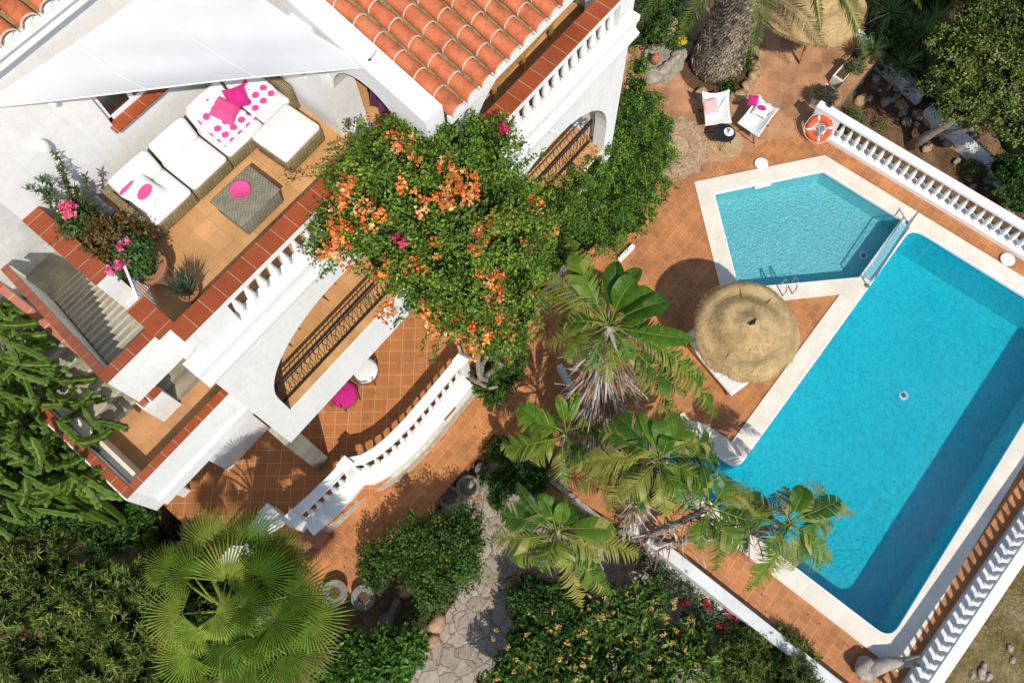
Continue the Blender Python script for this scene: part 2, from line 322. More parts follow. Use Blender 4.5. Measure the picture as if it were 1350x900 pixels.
def obj(name, mb, mat, parent=None, world=True, smooth=False, bevel=0):
    me = bpy.data.meshes.new(name); off = wl(parent) if (parent and world) else Vector((0, 0, 0))
    me.from_pydata([(v[0]-off.x, v[1]-off.y, v[2]-off.z) for v in mb.v], [], mb.f); me.materials.append(mat)
    o = bpy.data.objects.new(name, me); C.objects.link(o)
    if parent: o.parent = parent
    if smooth:
        me.polygons.foreach_set('use_smooth', [True]*len(me.polygons))
        if smooth != 'all':
            try: me.set_sharp_from_angle(angle=R(40))
            except Exception: pass
    if bevel:
        b = o.modifiers.new('bevel', 'BEVEL'); b.width = bevel; b.segments = 2; b.limit_method = 'ANGLE'; b.angle_limit = R(50)
    me.validate(); return o
def tag(o, label, cat, group=None):
    o['label'] = label; o['category'] = cat
    if group: o['group'] = group
    return o
def thing(name, label, cat, loc=(0, 0, 0), rz=0, group=None):
    o = bpy.data.objects.new(name, None); C.objects.link(o); o.location = loc; o.rotation_euler = (0, 0, rz); o.empty_display_size = .2
    return tag(o, label, cat, group)
def struct(name, mb, mat, **k):
    o = obj(name, mb, mat, **k); o['kind'] = 'structure'; return o
def recentre(o):
    """move a single-mesh thing's origin to its base centre"""
    n = len(o.data.vertices); a = np.empty(n*3); o.data.vertices.foreach_get('co', a); a = a.reshape(-1, 3)
    c = np.array([(a[:, 0].min()+a[:, 0].max())/2, (a[:, 1].min()+a[:, 1].max())/2, a[:, 2].min()])
    o.data.vertices.foreach_set('co', (a-c).ravel()); o.location = c; return o
def dup(root, loc, rz=0, label=None):
    r = root.copy(); C.objects.link(r); r.location = loc; r.rotation_euler = (0, 0, rz)
    if label: r['label'] = label
    for ch in root.children:
        c = ch.copy(); C.objects.link(c); c.parent = r
        for g in ch.children: d = g.copy(); C.objects.link(d); d.parent = c
    return r
# ---- numpy foliage mesh
class FM:
    def __init__(s): s.V = []; s.T = []; s.K = []; s.n = 0; s.MI = []
    def add(s, v, t, k, mi=0):
        s.MI.append(np.full(len(t), mi, np.int32))
        v = np.asarray(v, float); t = np.asarray(t, int); k = np.asarray(k, float)
        if k.ndim == 1: k = np.tile(k, (len(v), 1))
        s.V.append(v); s.T.append(t+s.n); s.K.append(k); s.n += len(v)
    def leaves(s, p, d, nrm, L, W, col, fold=.15):
        n = len(p); d = d/np.linalg.norm(d, axis=1)[:, None]; sd = np.cross(d, nrm); sd /= (np.linalg.norm(sd, axis=1)[:, None]+1e-9); up = np.cross(sd, d)
        L = np.broadcast_to(L, n)[:, None]; W = np.broadcast_to(W, n)[:, None]
        m = p+d*L*.42+up*fold*W
        tip = p+d*L-up*L*.12
        v = np.stack([p, m+sd*W*.5, tip, m-sd*W*.5], 1).reshape(-1, 3)
        b = np.arange(n)*4; t = np.concatenate([np.stack([b, b+1, b+2], 1), np.stack([b, b+2, b+3], 1)])
        s.add(v, t, np.repeat(col, 4, axis=0))
    def obj(s, name, mat, parent=None):
        v = np.concatenate(s.V); t = np.concatenate(s.T); k = np.concatenate(s.K)
        if parent: v = v-np.array(wl(parent))
        me = bpy.data.meshes.new(name); me.vertices.add(len(v)); me.vertices.foreach_set('co', v.ravel())
        me.loops.add(len(t)*3); me.loops.foreach_set('vertex_index', t.ravel().astype(np.int32)); me.polygons.add(len(t))
        me.polygons.foreach_set('loop_start', np.arange(len(t), dtype=np.int32)*3); me.polygons.foreach_set('loop_total', np.full(len(t), 3, np.int32))
        me.update(calc_edges=True)
        at_ = me.color_attributes.new('col', 'FLOAT_COLOR', 'POINT'); at_.data.foreach_set('color', np.concatenate([np.clip(k, 0, 1), np.ones((len(k), 1))], 1).ravel())
        me.materials.append(mat); mi = np.concatenate(s.MI)
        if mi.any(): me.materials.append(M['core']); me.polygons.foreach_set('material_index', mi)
        o = bpy.data.objects.new(name, me); C.objects.link(o)
        if parent: o.parent = parent
        return o
def pal(n, cols, jit=.18, w=None):
    cols = np.array(cols); i = rng.choice(len(cols), n, p=w); c = cols[i]*(1+rng.normal(0, jit, (n, 1))); return np.clip(c, .001, 1)
def rdir(n):
    v = rng.normal(size=(n, 3)); return v/np.linalg.norm(v, axis=1)[:, None]
def blob(u, v, z, r, rz=None):
    p = at(u, v, z); return (p.x, p.y, z, r, r, rz if rz else r*.8)
def bush(fm, blobs, sprigs, L=.07, W=.035, per=9, cols=((.05, .10, .015), (.08, .15, .02), (.035, .07, .012)), spread=.11, up=.5, core=True, long=False, rough=.28, minz=None, corecol=(.008, .014, .004), w=None, jit=.22):
    B = np.array(blobs); area = B[:, 3]*B[:, 4]; n = sprigs
    i = rng.choice(len(B), n, p=area/area.sum()); d = rdir(n); d[:, 2] = np.where(d[:, 2] < -.25, -d[:, 2], d[:, 2])
    # clumpy radius
    ph = rng.uniform(0, 6, (len(B), 4)); q = 5.0
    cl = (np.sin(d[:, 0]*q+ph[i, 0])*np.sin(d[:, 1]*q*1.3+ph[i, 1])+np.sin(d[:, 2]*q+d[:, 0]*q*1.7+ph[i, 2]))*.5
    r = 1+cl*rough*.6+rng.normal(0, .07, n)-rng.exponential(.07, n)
    P = B[i, :3]+d*B[i, 3:6]*r[:, None]
    keep = np.ones(n, bool)
    for b in B: keep &= (((P-b[:3])/b[3:6])**2).sum(1) > .62
    if minz is not None: keep &= P[:, 2] > minz
    P = P[keep]; d = d[keep]; cl = cl[keep]; n = len(P)
    if n:
        ax = d*.8+rdir(n)*.55; ax[:, 2] += up*.6; ax /= np.linalg.norm(ax, axis=1)[:, None]
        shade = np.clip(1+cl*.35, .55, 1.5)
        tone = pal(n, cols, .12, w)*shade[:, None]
        PP = np.repeat(P, per, 0); A = np.repeat(ax, per, 0); T = np.repeat(tone, per, 0); N = n*per
        off = rdir(N)*spread*rng.uniform(.2, 1, (N, 1))
        if long: LD = A*.5+rdir(N)*.9; base = PP+A*rng.uniform(-.5, .6, (N, 1))*spread*1.2
        else: LD = A*.5+rdir(N)*.8; base = PP+off
        nr = A+rdir(N)*.35; nr[:, 2] += .4
        s_ = rng.uniform(.65, 1.25, N)
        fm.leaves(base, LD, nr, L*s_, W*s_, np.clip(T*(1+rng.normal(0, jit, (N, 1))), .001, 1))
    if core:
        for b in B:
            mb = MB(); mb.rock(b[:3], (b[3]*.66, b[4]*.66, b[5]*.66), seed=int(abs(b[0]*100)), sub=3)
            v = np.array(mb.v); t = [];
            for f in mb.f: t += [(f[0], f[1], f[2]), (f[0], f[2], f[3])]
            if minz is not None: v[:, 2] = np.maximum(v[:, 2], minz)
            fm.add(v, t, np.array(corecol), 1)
def clusters(t, bl, n, **k):
    for b_ in bl: fm = FM(); bush(fm, [b_], n, core=False, **k); fm.obj('flower_cluster', M['petal'], t)
def bez(p0, p1, p2, t): return p0*(1-t)**2+p1*2*t*(1-t)+p2*t*t
# ------------------------------------------------------------------ palms and big leaves
def pinnate(fm, o, tip, arch=.8, ll=.42, n=70, cols=((.12, .17, .03), (.10, .15, .03)), w=.022, vee=.35, rach=(.25, .27, .08)):
    o = np.array(o, float); tip = np.array(tip, float); mid = (o+tip)/2+np.array([0, 0, arch]); L = np.linalg.norm(tip-o)
    ts = np.linspace(.0, 1, 16); pts = [bez(o, mid, tip, t) for t in ts]
    mb = MB(); mb.tube(pts, [max(.006, .035*(1-t)) for t in ts], 5); v = np.array(mb.v); tt = []
    for f in mb.f:
        for j in range(1, len(f)-1): tt.append((f[0], f[j], f[j+1]))
    fm.add(v, tt, np.array(rach))
    t = np.linspace(.14, .99, n); P = bez(o[None], mid[None], tip[None], t[:, None]); T = 2*(1-t)[:, None]*(mid-o)+2*t[:, None]*(tip-mid); T /= np.linalg.norm(T, axis=1)[:, None]
    S = np.cross(T, np.array([0, 0, 1.])); S /= np.linalg.norm(S, axis=1)[:, None]; U = np.cross(S, T)
    for sg in (-1, 1):
        l = ll*np.sin(np.pi*np.clip(t*.93+.06, 0, 1))**.55*rng.uniform(.9, 1.1, n)
        D = S*sg*.8+T*.62+U*vee*rng.uniform(.4, 1.3, (n, 1))+rdir(n)*.07
        fm.leaves(P, D, U+S*sg*-.3, l, w*np.ones(n)*rng.uniform(.8, 1.3, n), pal(n, cols, .12), .3)
def broad(fm, o, tip, w=.26, arch=.5, roll=0, tear=.5, cols=((.07, .15, .02), (.11, .19, .03)), droop=.25, edge=(.30, .24, .09), pet=.25, cup=.3, curl=0):
    """banana-like blade with a midrib, torn into strips"""
    o = np.array(o, float); tip = np.array(tip, float); mid = (o+tip)/2+np.array([0, 0, arch]); ln = np.cross(tip-o, [0, 0, 1.]); mid = mid+ln*random.uniform(-.16, .16)
    ts = np.linspace(0, 1, 12); pts = [bez(o, mid, tip, t) for t in ts]
    mb = MB(); mb.tube(pts, [max(.004, .019*(1-t*.9)) for t in ts], 5); v = np.array(mb.v); tt = []
    for f in mb.f:
        for j in range(1, len(f)-1): tt.append((f[0], f[j], f[j+1]))
    fm.add(v+np.array([0, 0, .012]), tt, np.array((.22, .27, .05)))
    base = np.array(cols[random.randrange(len(cols))])*random.uniform(.8, 1.2)
    for sg in (-1, 1):
        t = pet
        while t < .995:
            step = random.uniform(.03, .16) if random.random() > tear else random.uniform(.022, .042)
            t2 = min(1, t+step); gap = .0 if random.random() > tear else .004
            ends = []; dr = random.gauss(0, .10)*(tear+.15); twist = random.uniform(-.25, .25)*tear
            K = 5; V = []; kc = []
            c = base*random.uniform(.85, 1.15)
            if random.random() < tear*.28: c = lerp(c, (.34, .30, .07), .7)
            for tq in (t+gap, t2-gap):
                P = bez(o, mid, tip, tq); T = 2*(1-tq)*(mid-o)+2*tq*(tip-mid); T = T/np.linalg.norm(T)
                S = np.cross(T, [0, 0, 1.]); S /= np.linalg.norm(S); U = np.cross(S, T)
                S2 = S*math.cos(roll)+U*math.sin(roll)*1.0; U2 = -S*math.sin(roll)+U*math.cos(roll)
                q = (tq-pet)/(1-pet); wid = w*(math.sin(math.pi*min(1, max(0, .05+.93*q**.85)))**.75)
                for k in range(K):
                    x = k/(K-1)*wid
                    rel = k/(K-1)
                    yv = cup*x*(1-rel*.3)-(droop*.6+max(0, dr))*wid*rel*rel*(1+tear)+curl*wid*rel*rel
                    fwd = (.42+.35*tear+twist)*x
                    V.append(P+S2*sg*x*.95+U2*yv+T*fwd)
                    kk = np.array(c)*(.92+.16*rel); 
                    if rel == 1 and tear > .35: kk = lerp(kk, edge, .45)
                    elif rel > .7 and tear > .6: kk = lerp(kk, edge, .2)
                    kc.append(kk)
            if tear > .2 and (t2-t) < .12:   # strip narrows to a point
                for k in range(1, K):
                    f_ = .5*.92*(k/(K-1))**1.6*min(1, tear+.15); va, vb = V[k], V[K+k]; V[k] = va*(1-f_)+vb*f_; V[K+k] = vb*(1-f_)+va*f_
            T_ = []
            for k in range(K-1): T_ += [(k, k+1, K+k+1), (k, K+k+1, K+k)]
            fm.add(np.array(V), T_, np.array(kc)); t = t2
def fan(fm, hub, out, up, r=.75, n=34, span=250, cols=((.13, .225, .025), (.18, .265, .035), (.08, .15, .015), (.25, .31, .05)), droop=.32, tipc=(.30, .30, .06)):
    hub = np.array(hub, float); out = np.array(out, float); out /= np.linalg.norm(out); up = np.array(up, float); sd = np.cross(out, up); sd /= np.linalg.norm(sd); up = np.cross(sd, out)
    c0 = np.array(cols[random.randrange(len(cols))])*random.uniform(.85, 1.15)
    for i in range(n):
        a = R(-span/2+span*(i+.5)/n); h = R(span/n/2)
        rr = r*(1-.25*abs(a)/R(span/2)**1)*random.uniform(.88, 1.08); dv = lambda x: out*math.cos(x)+sd*math.sin(x)
        P = []; K = []
        br = random.uniform(.85, 1.15)
        for t, kw_ in ((.05, 1), (.35, .98), (.66, .58)):
            for s_, zz in ((-1, 0), (0, .045*t*2), (1, 0)):
                P.append(hub+dv(a+h*s_*kw_)*rr*t+up*(zz+.10*t-droop*t*t*rr*.5)); K.append(c0*br*(1 if s_ == 0 else .82))
        x = .8; d = dv(a); wv = np.cross(d, up)
        for s_ in (-1, 1): P.append(hub+d*rr*.82+wv*s_*.010+up*(.08-droop*.68*rr*.5)); K.append(c0*br)
        P.append(hub+d*rr*(1+random.uniform(0, .05))+up*(.06-droop*1.15*rr*.5+random.uniform(-.05, 0))); K.append(np.array(lerp(c0, tipc, .6)))
        T = []
        for j in range(2):
            for k in range(2): q = j*3+k; T += [(q, q+1, q+4), (q, q+4, q+3)]
        T += [(6, 7, 9), (7, 10, 9), (7, 8, 10), (9, 10, 11)]
        fm.add(np.array(P), T, np.array(K))
# ================================================================== SETTING
def offset(poly, d):
    n = len(poly); out = []
    for i in range(n):
        p0, p1, p2 = (Vector(poly[(i+k) % n][:2]) for k in (-1, 0, 1))
        a = (p1-p0).normalized(); b = (p2-p1).normalized(); na = Vector((a.y, -a.x)); nb = Vector((b.y, -b.x)); m_ = (na+nb); m_ /= max(.2, m_.length_squared/2)
        out.append(tuple(p1+m_*d))
    return out
def rounded(poly, r, k=6):
    n = len(poly); out = []
    for i in range(n):
        rr = r[i] if hasattr(r, '__len__') else r
        p0, p1, p2 = (Vector(poly[(i+j) % n][:2]) for j in (-1, 0, 1))
        if rr <= 0: out.append(tuple(p1)); continue
        a = p1+(p0-p1).normalized()*rr; b = p1+(p2-p1).normalized()*rr
        for j in range(k+1):
            t = j/k; q = a*(1-t)**2+p1*2*t*(1-t)+b*t*t; out.append(tuple(q))
    return out
bay = [(5.78+.57*math.cos(t), -.55+.57*math.sin(t)) for t in [math.pi*j/10 for j in range(11)]]
main_in = rounded([(5.2, -6.65), (15.2, -6.65), (15.2, -1.58), (6.35, -1.58)]+bay, [.42, .42, .42, .3]+[0]*11)
kid_c = [(12.62, 3.38), (10.52, 1.14), (12.88, -1.28), (15.22, -1.28), (15.22, 1.32)]
kid_in = rounded(kid_c, [.12, .12, .05, .05, .05], 3)
ko = offset(kid_c, .47)
bay_o = [(5.78+1.05*math.cos(t), -.55+1.05*math.sin(t)) for t in [math.pi*j/12 for j in range(13)]]
cop_out = [(4.72, -7.1), (15.68, -7.1), (15.68, ko[4][1]), ko[0], ko[1], (12.12, -1.1), (6.83, -1.1), (6.83, -.6)]+bay_o[1:]
cop_cut = offset(cop_out, -.03)
# big ground, garden level
g = MB(); g.sheet([[(-150, -150), (200, -150), (200, 200), (-150, 200)], cop_cut], -.62); struct('ground', g, M['earth'])
deck = [(3.5, -7.95), (16.4, -7.95), (16.4, 2.3), (17.6, 2.4), (21.0, 3.2), (21.5, 14), (-4.0, 14), (-4.0, 9), (-3.4, 6.4), (-3.2, 4.3), (-1.9, 3.95), (.7, 3.82), (3.2, 3.78), (3.15, 1.4), (3.5, -.8)]
d = MB(); d.sheet([deck, cop_cut], 0); d.add([(p[0], p[1], -.65) for p in deck]+[(p[0], p[1], 0) for p in deck], [(i, (i+1) % len(deck), len(deck)+(i+1) % len(deck), len(deck)+i) for i in range(len(deck))])
struct('pool_deck', d, M['deck'])
px = lambda pts, z=0: [tuple(at(u, v, z))[:2] for u, v in pts]
pt = MB(); pt.sheet([px([(1085, 168), (1065, 178), (1010, 186), (985, 203), (905, 236)])+[(11.4, 7.2), (11.6, 13.5), (21, 13.5), (20.6, 3.4), (17.6, 2.5)]], .005); struct('patio', pt, M['diag'])
pth = MB(); pth.sheet([px([(560, 690), (655, 600), (745, 655), (860, 735), (985, 815), (1050, 900), (1000, 960), (520, 960), (548, 870), (600, 790), (625, 730)], -.6)], -.6); struct('stone_path', pth, M['crazy'])
gr = MB(); gr.sheet([[(-40, -8.15), (-40, -60), (80, -60), (80, -8.15)]], -.3); struct('dry_lawn', gr, M['grass_ground'])
tr = MB(); tr.sheet([[(16.55, -8.1), (60, -8.1), (60, 30), (20.9, 14), (20.9, 3.2), (17.5, 2.35), (16.55, 2.3)]], -.45); struct('terraced_bank', tr, M['earth'])
# shell shaped mosaic laid in the patio
sp = MB(); c0 = at(890, 195)
sc_ = [(c0.x+(1.05+.07*math.cos(14*t))*math.cos(t)*1.05, c0.y+(1.05+.07*math.cos(14*t))*math.sin(t)*.95) for t in [2*math.pi*j/84 for j in range(84)]]
sp.sheet([sc_], .009); struct('pebble_mosaic', sp, M['shell'])
for rr, mt, zz in ((.82, M['clay_pale'], .013), (.76, M['shell'], .017), (.45, M['clay'], .021), (.40, M['clay_pale'], .025)):
    s2 = MB(); s2.sheet([[(c0.x+rr*(1+.02*math.cos(12*t))*math.cos(t)*1.05, c0.y+rr*(1+.02*math.cos(12*t))*math.sin(t)*.95) for t in [2*math.pi*j/48 for j in range(48)]]], zz); struct('mosaic_ring', s2, mt)
# ---- pool
def pool_thing(name, label, inner, depth, mat, outline=None):
    cx = sum(p[0] for p in inner)/len(inner); cy = sum(p[1] for p in inner)/len(inner)
    t = thing(name, label, 'pool', (cx, cy, 0))
    b = MB(); b.sheet([inner], -depth); n = len(inner)
    b.add([(p[0], p[1], -depth) for p in inner]+[(p[0], p[1], 0) for p in inner], [(i, n+i, n+(i+1) % n, (i+1) % n) for i in range(n)])
    obj('basin', b, mat, t)
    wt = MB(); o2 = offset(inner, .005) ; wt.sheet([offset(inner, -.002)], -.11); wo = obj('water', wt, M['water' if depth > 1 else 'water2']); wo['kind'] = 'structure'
    return t
mp = pool_thing('swimming_pool', 'large rectangular turquoise swimming pool with pale stone coping and a deep shaded side', main_in, 1.35, M['basin'])
kp = pool_thing('paddling_pool', 'small angular pale blue paddling pool joined to the top of the big pool', kid_in, .62, M['basin2'])
slot = [(12.98, -1.305), (12.98, -1.555), (15.12, -1.555), (15.12, -1.305)]
cg = MB(); cg.sheet([cop_out, main_in, kid_in, slot], .035)
for l in (cop_out, main_in, kid_in, slot):
    n = len(l); cg.add([(p[0], p[1], -.12) for p in l]+[(p[0], p[1], .035) for p in l], [(i, (i+1) % n, n+(i+1) % n, n+i) for i in range(n)])
obj('coping', cg, M['coping'], mp)
lip = MB(); lip.ring(main_in, offset(main_in, -.03), -.06, .03); obj('white_edge', lip, M['white_paint'], mp)
lip = MB(); lip.ring(kid_in, offset(kid_in, -.03), -.06, .03); obj('white_edge', lip, M['white_paint'], kp)
def skim(u, v, uw, vw, par, dr):
    c = at(u, v); l = MB(); l.lathe([(.19, 0), (.20, .02), (.19, .035), (.16, .04)], (c.x, c.y, .036), 28); obj('skimmer_lid', l, M['white_paint'], par, smooth=True)
    e = at(uw, vw); q = MB(); h = (.30, .05) if dr == 'a' else (.05, .30)
    q.box(e.x-h[0], e.x+h[0], e.y-h[1], e.y+h[1], -.08, .04); return q, e
q, e = skim(1327, 343, 1313, 362, mp, 'b'); obj('skimmer_mouth', q, M['white_paint'], mp)
c = at(1003, 217); l = MB(); l.lathe([(.19, 0), (.20, .02), (.19, .035), (.16, .04)], (c.x, c.y, .036), 28); obj('skimmer_lid', l, M['white_paint'], kp, smooth=True)
p0, p1 = at(995, 247), at(1016, 242); q = MB(); q.tube([(p0.x, p0.y, -.02), (p1.x, p1.y, -.02)], .05, 4); obj('skimmer_mouth', q, M['white_paint'], kp)
for (u, v), z, par in (((1191, 521), -1.33, mp), ((1138, 337), -.60, kp)):
    c = at(u, v, z); l = MB(); l.lathe([(.13, 0), (.13, .02), (.10, .03), (.04, .03)], (c.x, c.y, z-.01), 20); o = obj('drain', l, M['white_paint'], par, smooth=True)
    l = MB(); l.lathe([(.07, 0), (.06, .012)], (c.x, c.y, z+.02), 12); obj('grate', l, M['grey_paint'], o)
# divider rail between pools
A, B = at(1191, 292), at(1137, 374); t = thing('divider_railing', 'low steel railing dividing the paddling pool from the big pool', 'railing', (A+B)/2)
dv = MB(); dv.box(12.97, 15.13, -1.57, -1.29, -.12, -.03); obj('divider_wall', dv, M['divider'], mp)
for k in range(2):
    p = (A, B)[k]; q = MB(); q.lathe([(.07, 0), (.07, .02), (.02, .03), (.02, .62)], (p.x, p.y-.12, .036), 12); obj('post', q, M['steel'], t, smooth=True)
for zz in (.30, .62):
    q = MB(); q.tube([(A.x, A.y-.12, zz), (B.x, B.y-.12, zz)], .018, 8); obj('rail', q, M['steel'], t, smooth=True)
q = MB()
for k in range(1, 14): s_ = k/14; x = A.x+(B.x-A.x)*s_; y = A.y-.12+(B.y-A.y)*s_; q.tube([(x, y, .03), (x, y, .62)], .008, 6)
obj('balusters', q, M['steel'], t)
# grab rails
t = thing('pool_ladder', 'chrome grab rails beside the parasol at the edge of the paddling pool', 'pool ladder', at(1036, 385))
for (ua, va) in ((1031, 391), (1044, 388)):
    a_ = at(ua, va); b_ = at(ua-2, va-15)
    q = MB(); q.tube([(a_.x, a_.y, .03), (a_.x, a_.y, .38), a_.lerp(b_, .25)+Vector((0, 0, .52)), a_.lerp(b_, .6)+Vector((0, 0, .55)), b_+Vector((0, 0, .42)), b_+Vector((0, 0, -.4))], .021, 8); obj('grab_rail', q, M['steel'], t, smooth='all')
# ---- balusters
bp = [(.070, 0), (.070, .04), (.045, .05), (.052, .08), (.074, .14), (.078, .19), (.068, .26), (.048, .36), (.034, .46), (.030, .52), (.045, .545), (.045, .56), (.055, .57), (.055, .6)]
_bm = MB(); _bm.lathe(bp, (0, 0, 0), 14); _bo = obj('baluster', _bm, M['white'], None, smooth=True); BAL = _bo.data; bpy.data.objects.remove(_bo)
def balusters(par, pts, z0, h, spacing=.262):
    """row of turned balusters along a polyline"""
    L = [0]
    for a, b in zip(pts, pts[1:]): L.append(L[-1]+(Vector(b)-Vector(a)).length)
    n = max(1, int(round(L[-1]/spacing))); off = wl(par)
    for k in range(n):
        s_ = (k+.5)*L[-1]/n; i = max(j for j in range(len(L)-1) if L[j] <= s_); f = (s_-L[i])/(L[i+1]-L[i]); p = Vector(pts[i]).lerp(Vector(pts[i+1]), f)
        o = bpy.data.objects.new('baluster', BAL); C.objects.link(o); o.parent = par; o.location = (p.x-off.x, p.y-off.y, z0-off.z); o.scale = (1, 1, h/.6); o.rotation_euler = (random.uniform(-.012, .012), random.uniform(-.012, .012), random.uniform(0, 6.2))
def strip(pts, w0, w1):
    """closed outline between two offsets of a polyline"""
    out = []
    for sgn, wd in ((1, w0), (-1, w1)):
        side = []
        for i, p in enumerate(pts):
            a = Vector(pts[max(i-1, 0)]); b = Vector(pts[min(i+1, len(pts)-1)]); d_ = (b-a).normalized(); nn = Vector((-d_.y, d_.x))
            side.append(tuple(Vector(p)+nn*wd))
        out += side if sgn == 1 else side[::-1]
    return out
# upper right balustrade
t = thing('balustrade', 'white stone balustrade above the paddling pool, with the orange life ring hung at its end', 'balustrade', (16.33, -1.5, 0), 0, 'white balustrades round the pool')
q = MB(); q.box(16.15, 16.55, -8.0, 2.5, -.6, .16); obj('plinth', q, M['white'], t, bevel=.015)
q = MB(); q.box(16.20, 16.46, -8.0, 2.53, .88, .99); obj('rail', q, M['white'], t, bevel=.02)
q = MB(); q.box(16.22, 16.44, 1.72, 2.5, .16, .88); obj('end_panel', q, M['white'], t)
balusters(t, [(16.33, -7.9), (16.33, 1.70)], .16, .72)
q = MB(); q.box(16.36, 16.46, 2.18, 2.30, .99, 1.10); q.lathe([(.03, 0), (.05, .08), (.02, .1)], (16.4, 2.2, 1.1), 8); obj('lamp_fitting', q, M['dark_metal'], t)
# lower right balustrade
f = lambda a: -7.30-.055*(a-5)
t = thing('balustrade', 'white stone balustrade along the deep side of the big pool, dry grass behind it', 'balustrade', (9, f(9)-.3, 0), 0, 'white balustrades round the pool')
P = [(3.9, f(3.9)), (17, f(17))]
q = MB(); q.prism(strip(P, 0, -.42), -.6, .20); obj('plinth', q, M['white2'], t, bevel=.012)
q = MB(); q.prism(strip(P, -.08, -.33), .94, 1.04); obj('rail', q, M['white'], t, bevel=.015)
Pc = [(p[0], p[1]-.22) for p in P]; balusters(t, Pc, .20, .74)
# low white wall by the garden
t = thing('garden_wall', 'long low whitewashed wall between the pool deck and the sunken garden path', 'wall', (3.6, -4, -.6))
q = MB(); q.box(3.36, 3.66, -9.5, -.35, -.6, .42); obj('wall', q, M['white2'], t, bevel=.025)
q = MB(); q.box(3.20, 3.36, -9.5, -.9, -.6, -.05); obj('ledge', q, M['white2'], t, bevel=.02)
t = thing('kerb_wall', 'low grey kerb and clay step at the foot of the banana trees', 'kerb', (3.15, 1.8, -.6))
q = MB(); q.box(3.12, 3.24, .2, 3.7, -.6, .05); obj('kerb', q, M['stone'], t, bevel=.02)
q = MB(); q.box(2.75, 3.10, 1.35, 2.1, -.6, -.18); obj('step', q, M['clay'], t, bevel=.01)
# ================================================================== HOUSE
H = thing('villa', 'white Spanish villa with arched galleries, red capped terraces and a clay tiled roof', 'house', (2, 8, 0))
def P_(name, mb, mat, par=None, **k): return obj(name, mb, mat, par or H, **k)
def ell(cx, hw, z0, hh, n=22, zb=None):
    """arched opening: vertical sides then half ellipse"""
    pts = [(cx+hw, zb)] if zb is not None else []
    pts += [(cx+hw*math.cos(math.pi*j/n), z0+hh*math.sin(math.pi*j/n)) for j in range(n+1)]
    if zb is not None: pts.append((cx-hw, zb))
    return pts
# lower porch
q = MB(); q.sheet([[(-3.4, 5.6), (-1.7, 5.55), (-1.2, 5.35), (-.4, 5.2), (.25, 5.0), (1.2, 4.9), (4.0, 4.9), (9.4, 5.3), (9.4, 9), (-3.4, 11)]], .6)
q.add([(-3.4, 5.6, -.6), (-1.7, 5.55, -.6), (-3.4, 5.6, .6), (-1.7, 5.55, .6)], [(0, 1, 3, 2)])
P_('porch_floor', q, M['porch'])
q = MB(); q.box(-.37, 9.4, 8.7, 9.0, .6, 4.3); P_('back_wall', q, M['white2'])
q = MB(); q.box(-.38, .02, 6.46, 7.0, .6, 3.42); P_('stone_pillar', q, M['clad'])
q = MB(); q.box(4.55, 5.0, 6.46, 7.0, .6, 3.42); P_('pillar', q, M['white'])
# left facade
q = MB(); q.wall([[(-.26, 3.42), (4.62, 3.42), (4.62, 8.4), (-.26, 8.4)], ell(2.42, 2.18, 5.5, 1.68, zb=4.62)], 6.42, 6.72); P_('facade_wall', q, M['white'])
q = MB(); q.box(-.26, .2, 6.72, 9, 3.42, 8.0); q.box(4.4, 4.62, 6.72, 9, 3.42, 8.0); q.box(-.26, 9.4, 9.0, 9.2, 3.4, 8.0); P_('gallery_wall', q, M['white2'])
q = MB(); q.box(-.26, 4.6, 6.5, 9.0, 4.0, 4.6); P_('gallery_slab', q, M['white2'])
q = MB(); q.sheet([[(.2, 6.45), (4.4, 6.45), (4.4, 9), (.2, 9)]], 4.625); P_('gallery_floor', q, M['ochre'])
# right block
q = MB(); q.wall([[(4.62, -.1), (9.45, -.1), (9.45, 8.4), (4.62, 8.4)], ell(7.1, 1.98, 5.45, 1.75, zb=4.62), [(5.6, .6), (8.6, .6), (8.6, 2.9), (5.6, 2.9)]], 5.18, 5.48); P_('facade_wall', q, M['white'])
q = MB(); q.box(4.62, 4.9, 5.48, 9, .6, 8.0); P_('gallery_side', q, M['white']); q = MB(); q.wall([[(5.48, -.1), (12, -.1), (12, 8.4), (5.48, 8.4)], [(5.9, 4.64), (8.3, 4.64), (8.3, 7.3), (5.9, 7.3)]], 9.2, 9.45, 'x'); P_('side_wall', q, M['white'])
q = MB(); q.sheet([[(4.9, 5.2), (9.2, 5.2), (9.2, 9), (4.9, 9)]], 4.625); P_('gallery_floor', q, M['ochre'])
q = MB(); q.box(4.9, 9.2, 5.48, 9, 4.0, 4.6); P_('gallery_slab', q, M['white2'])
# cornices and plinths
for a0, a1, b in ((-.26, 4.62, 6.42), (4.62, 9.45, 5.18)):
    q = MB(); q.wall([[(b+.3, 7.93), (b-.13, 7.98), (b-.15, 8.08), (b-.05, 8.14), (b-.05, 8.32), (b-.10, 8.36), (b-.10, 8.50), (b+.23, 8.50), (b+.23, 8.38), (b+.3, 8.38)]], a0-(.10 if a0 < 0 else 0), a1+(.08 if a1 > 9 else 0), 'x'); P_('cornice', q, M['white'], bevel=.012)
# terrace slab, floor
q = MB(); q.box(-.26, 4.62, 6.75, 12, 7.85, 8.38); q.box(4.62, 9.2, 5.52, 12, 7.85, 8.38); P_('terrace_slab', q, M['white2'])
q = MB(); q.sheet([[(-.0, 6.655), (4.62, 6.655), (4.62, 5.415), (9.2, 5.415), (9.2, 11.5), (-.0, 11.5)]], 8.4); P_('terrace_floor', q, M['ochre'])
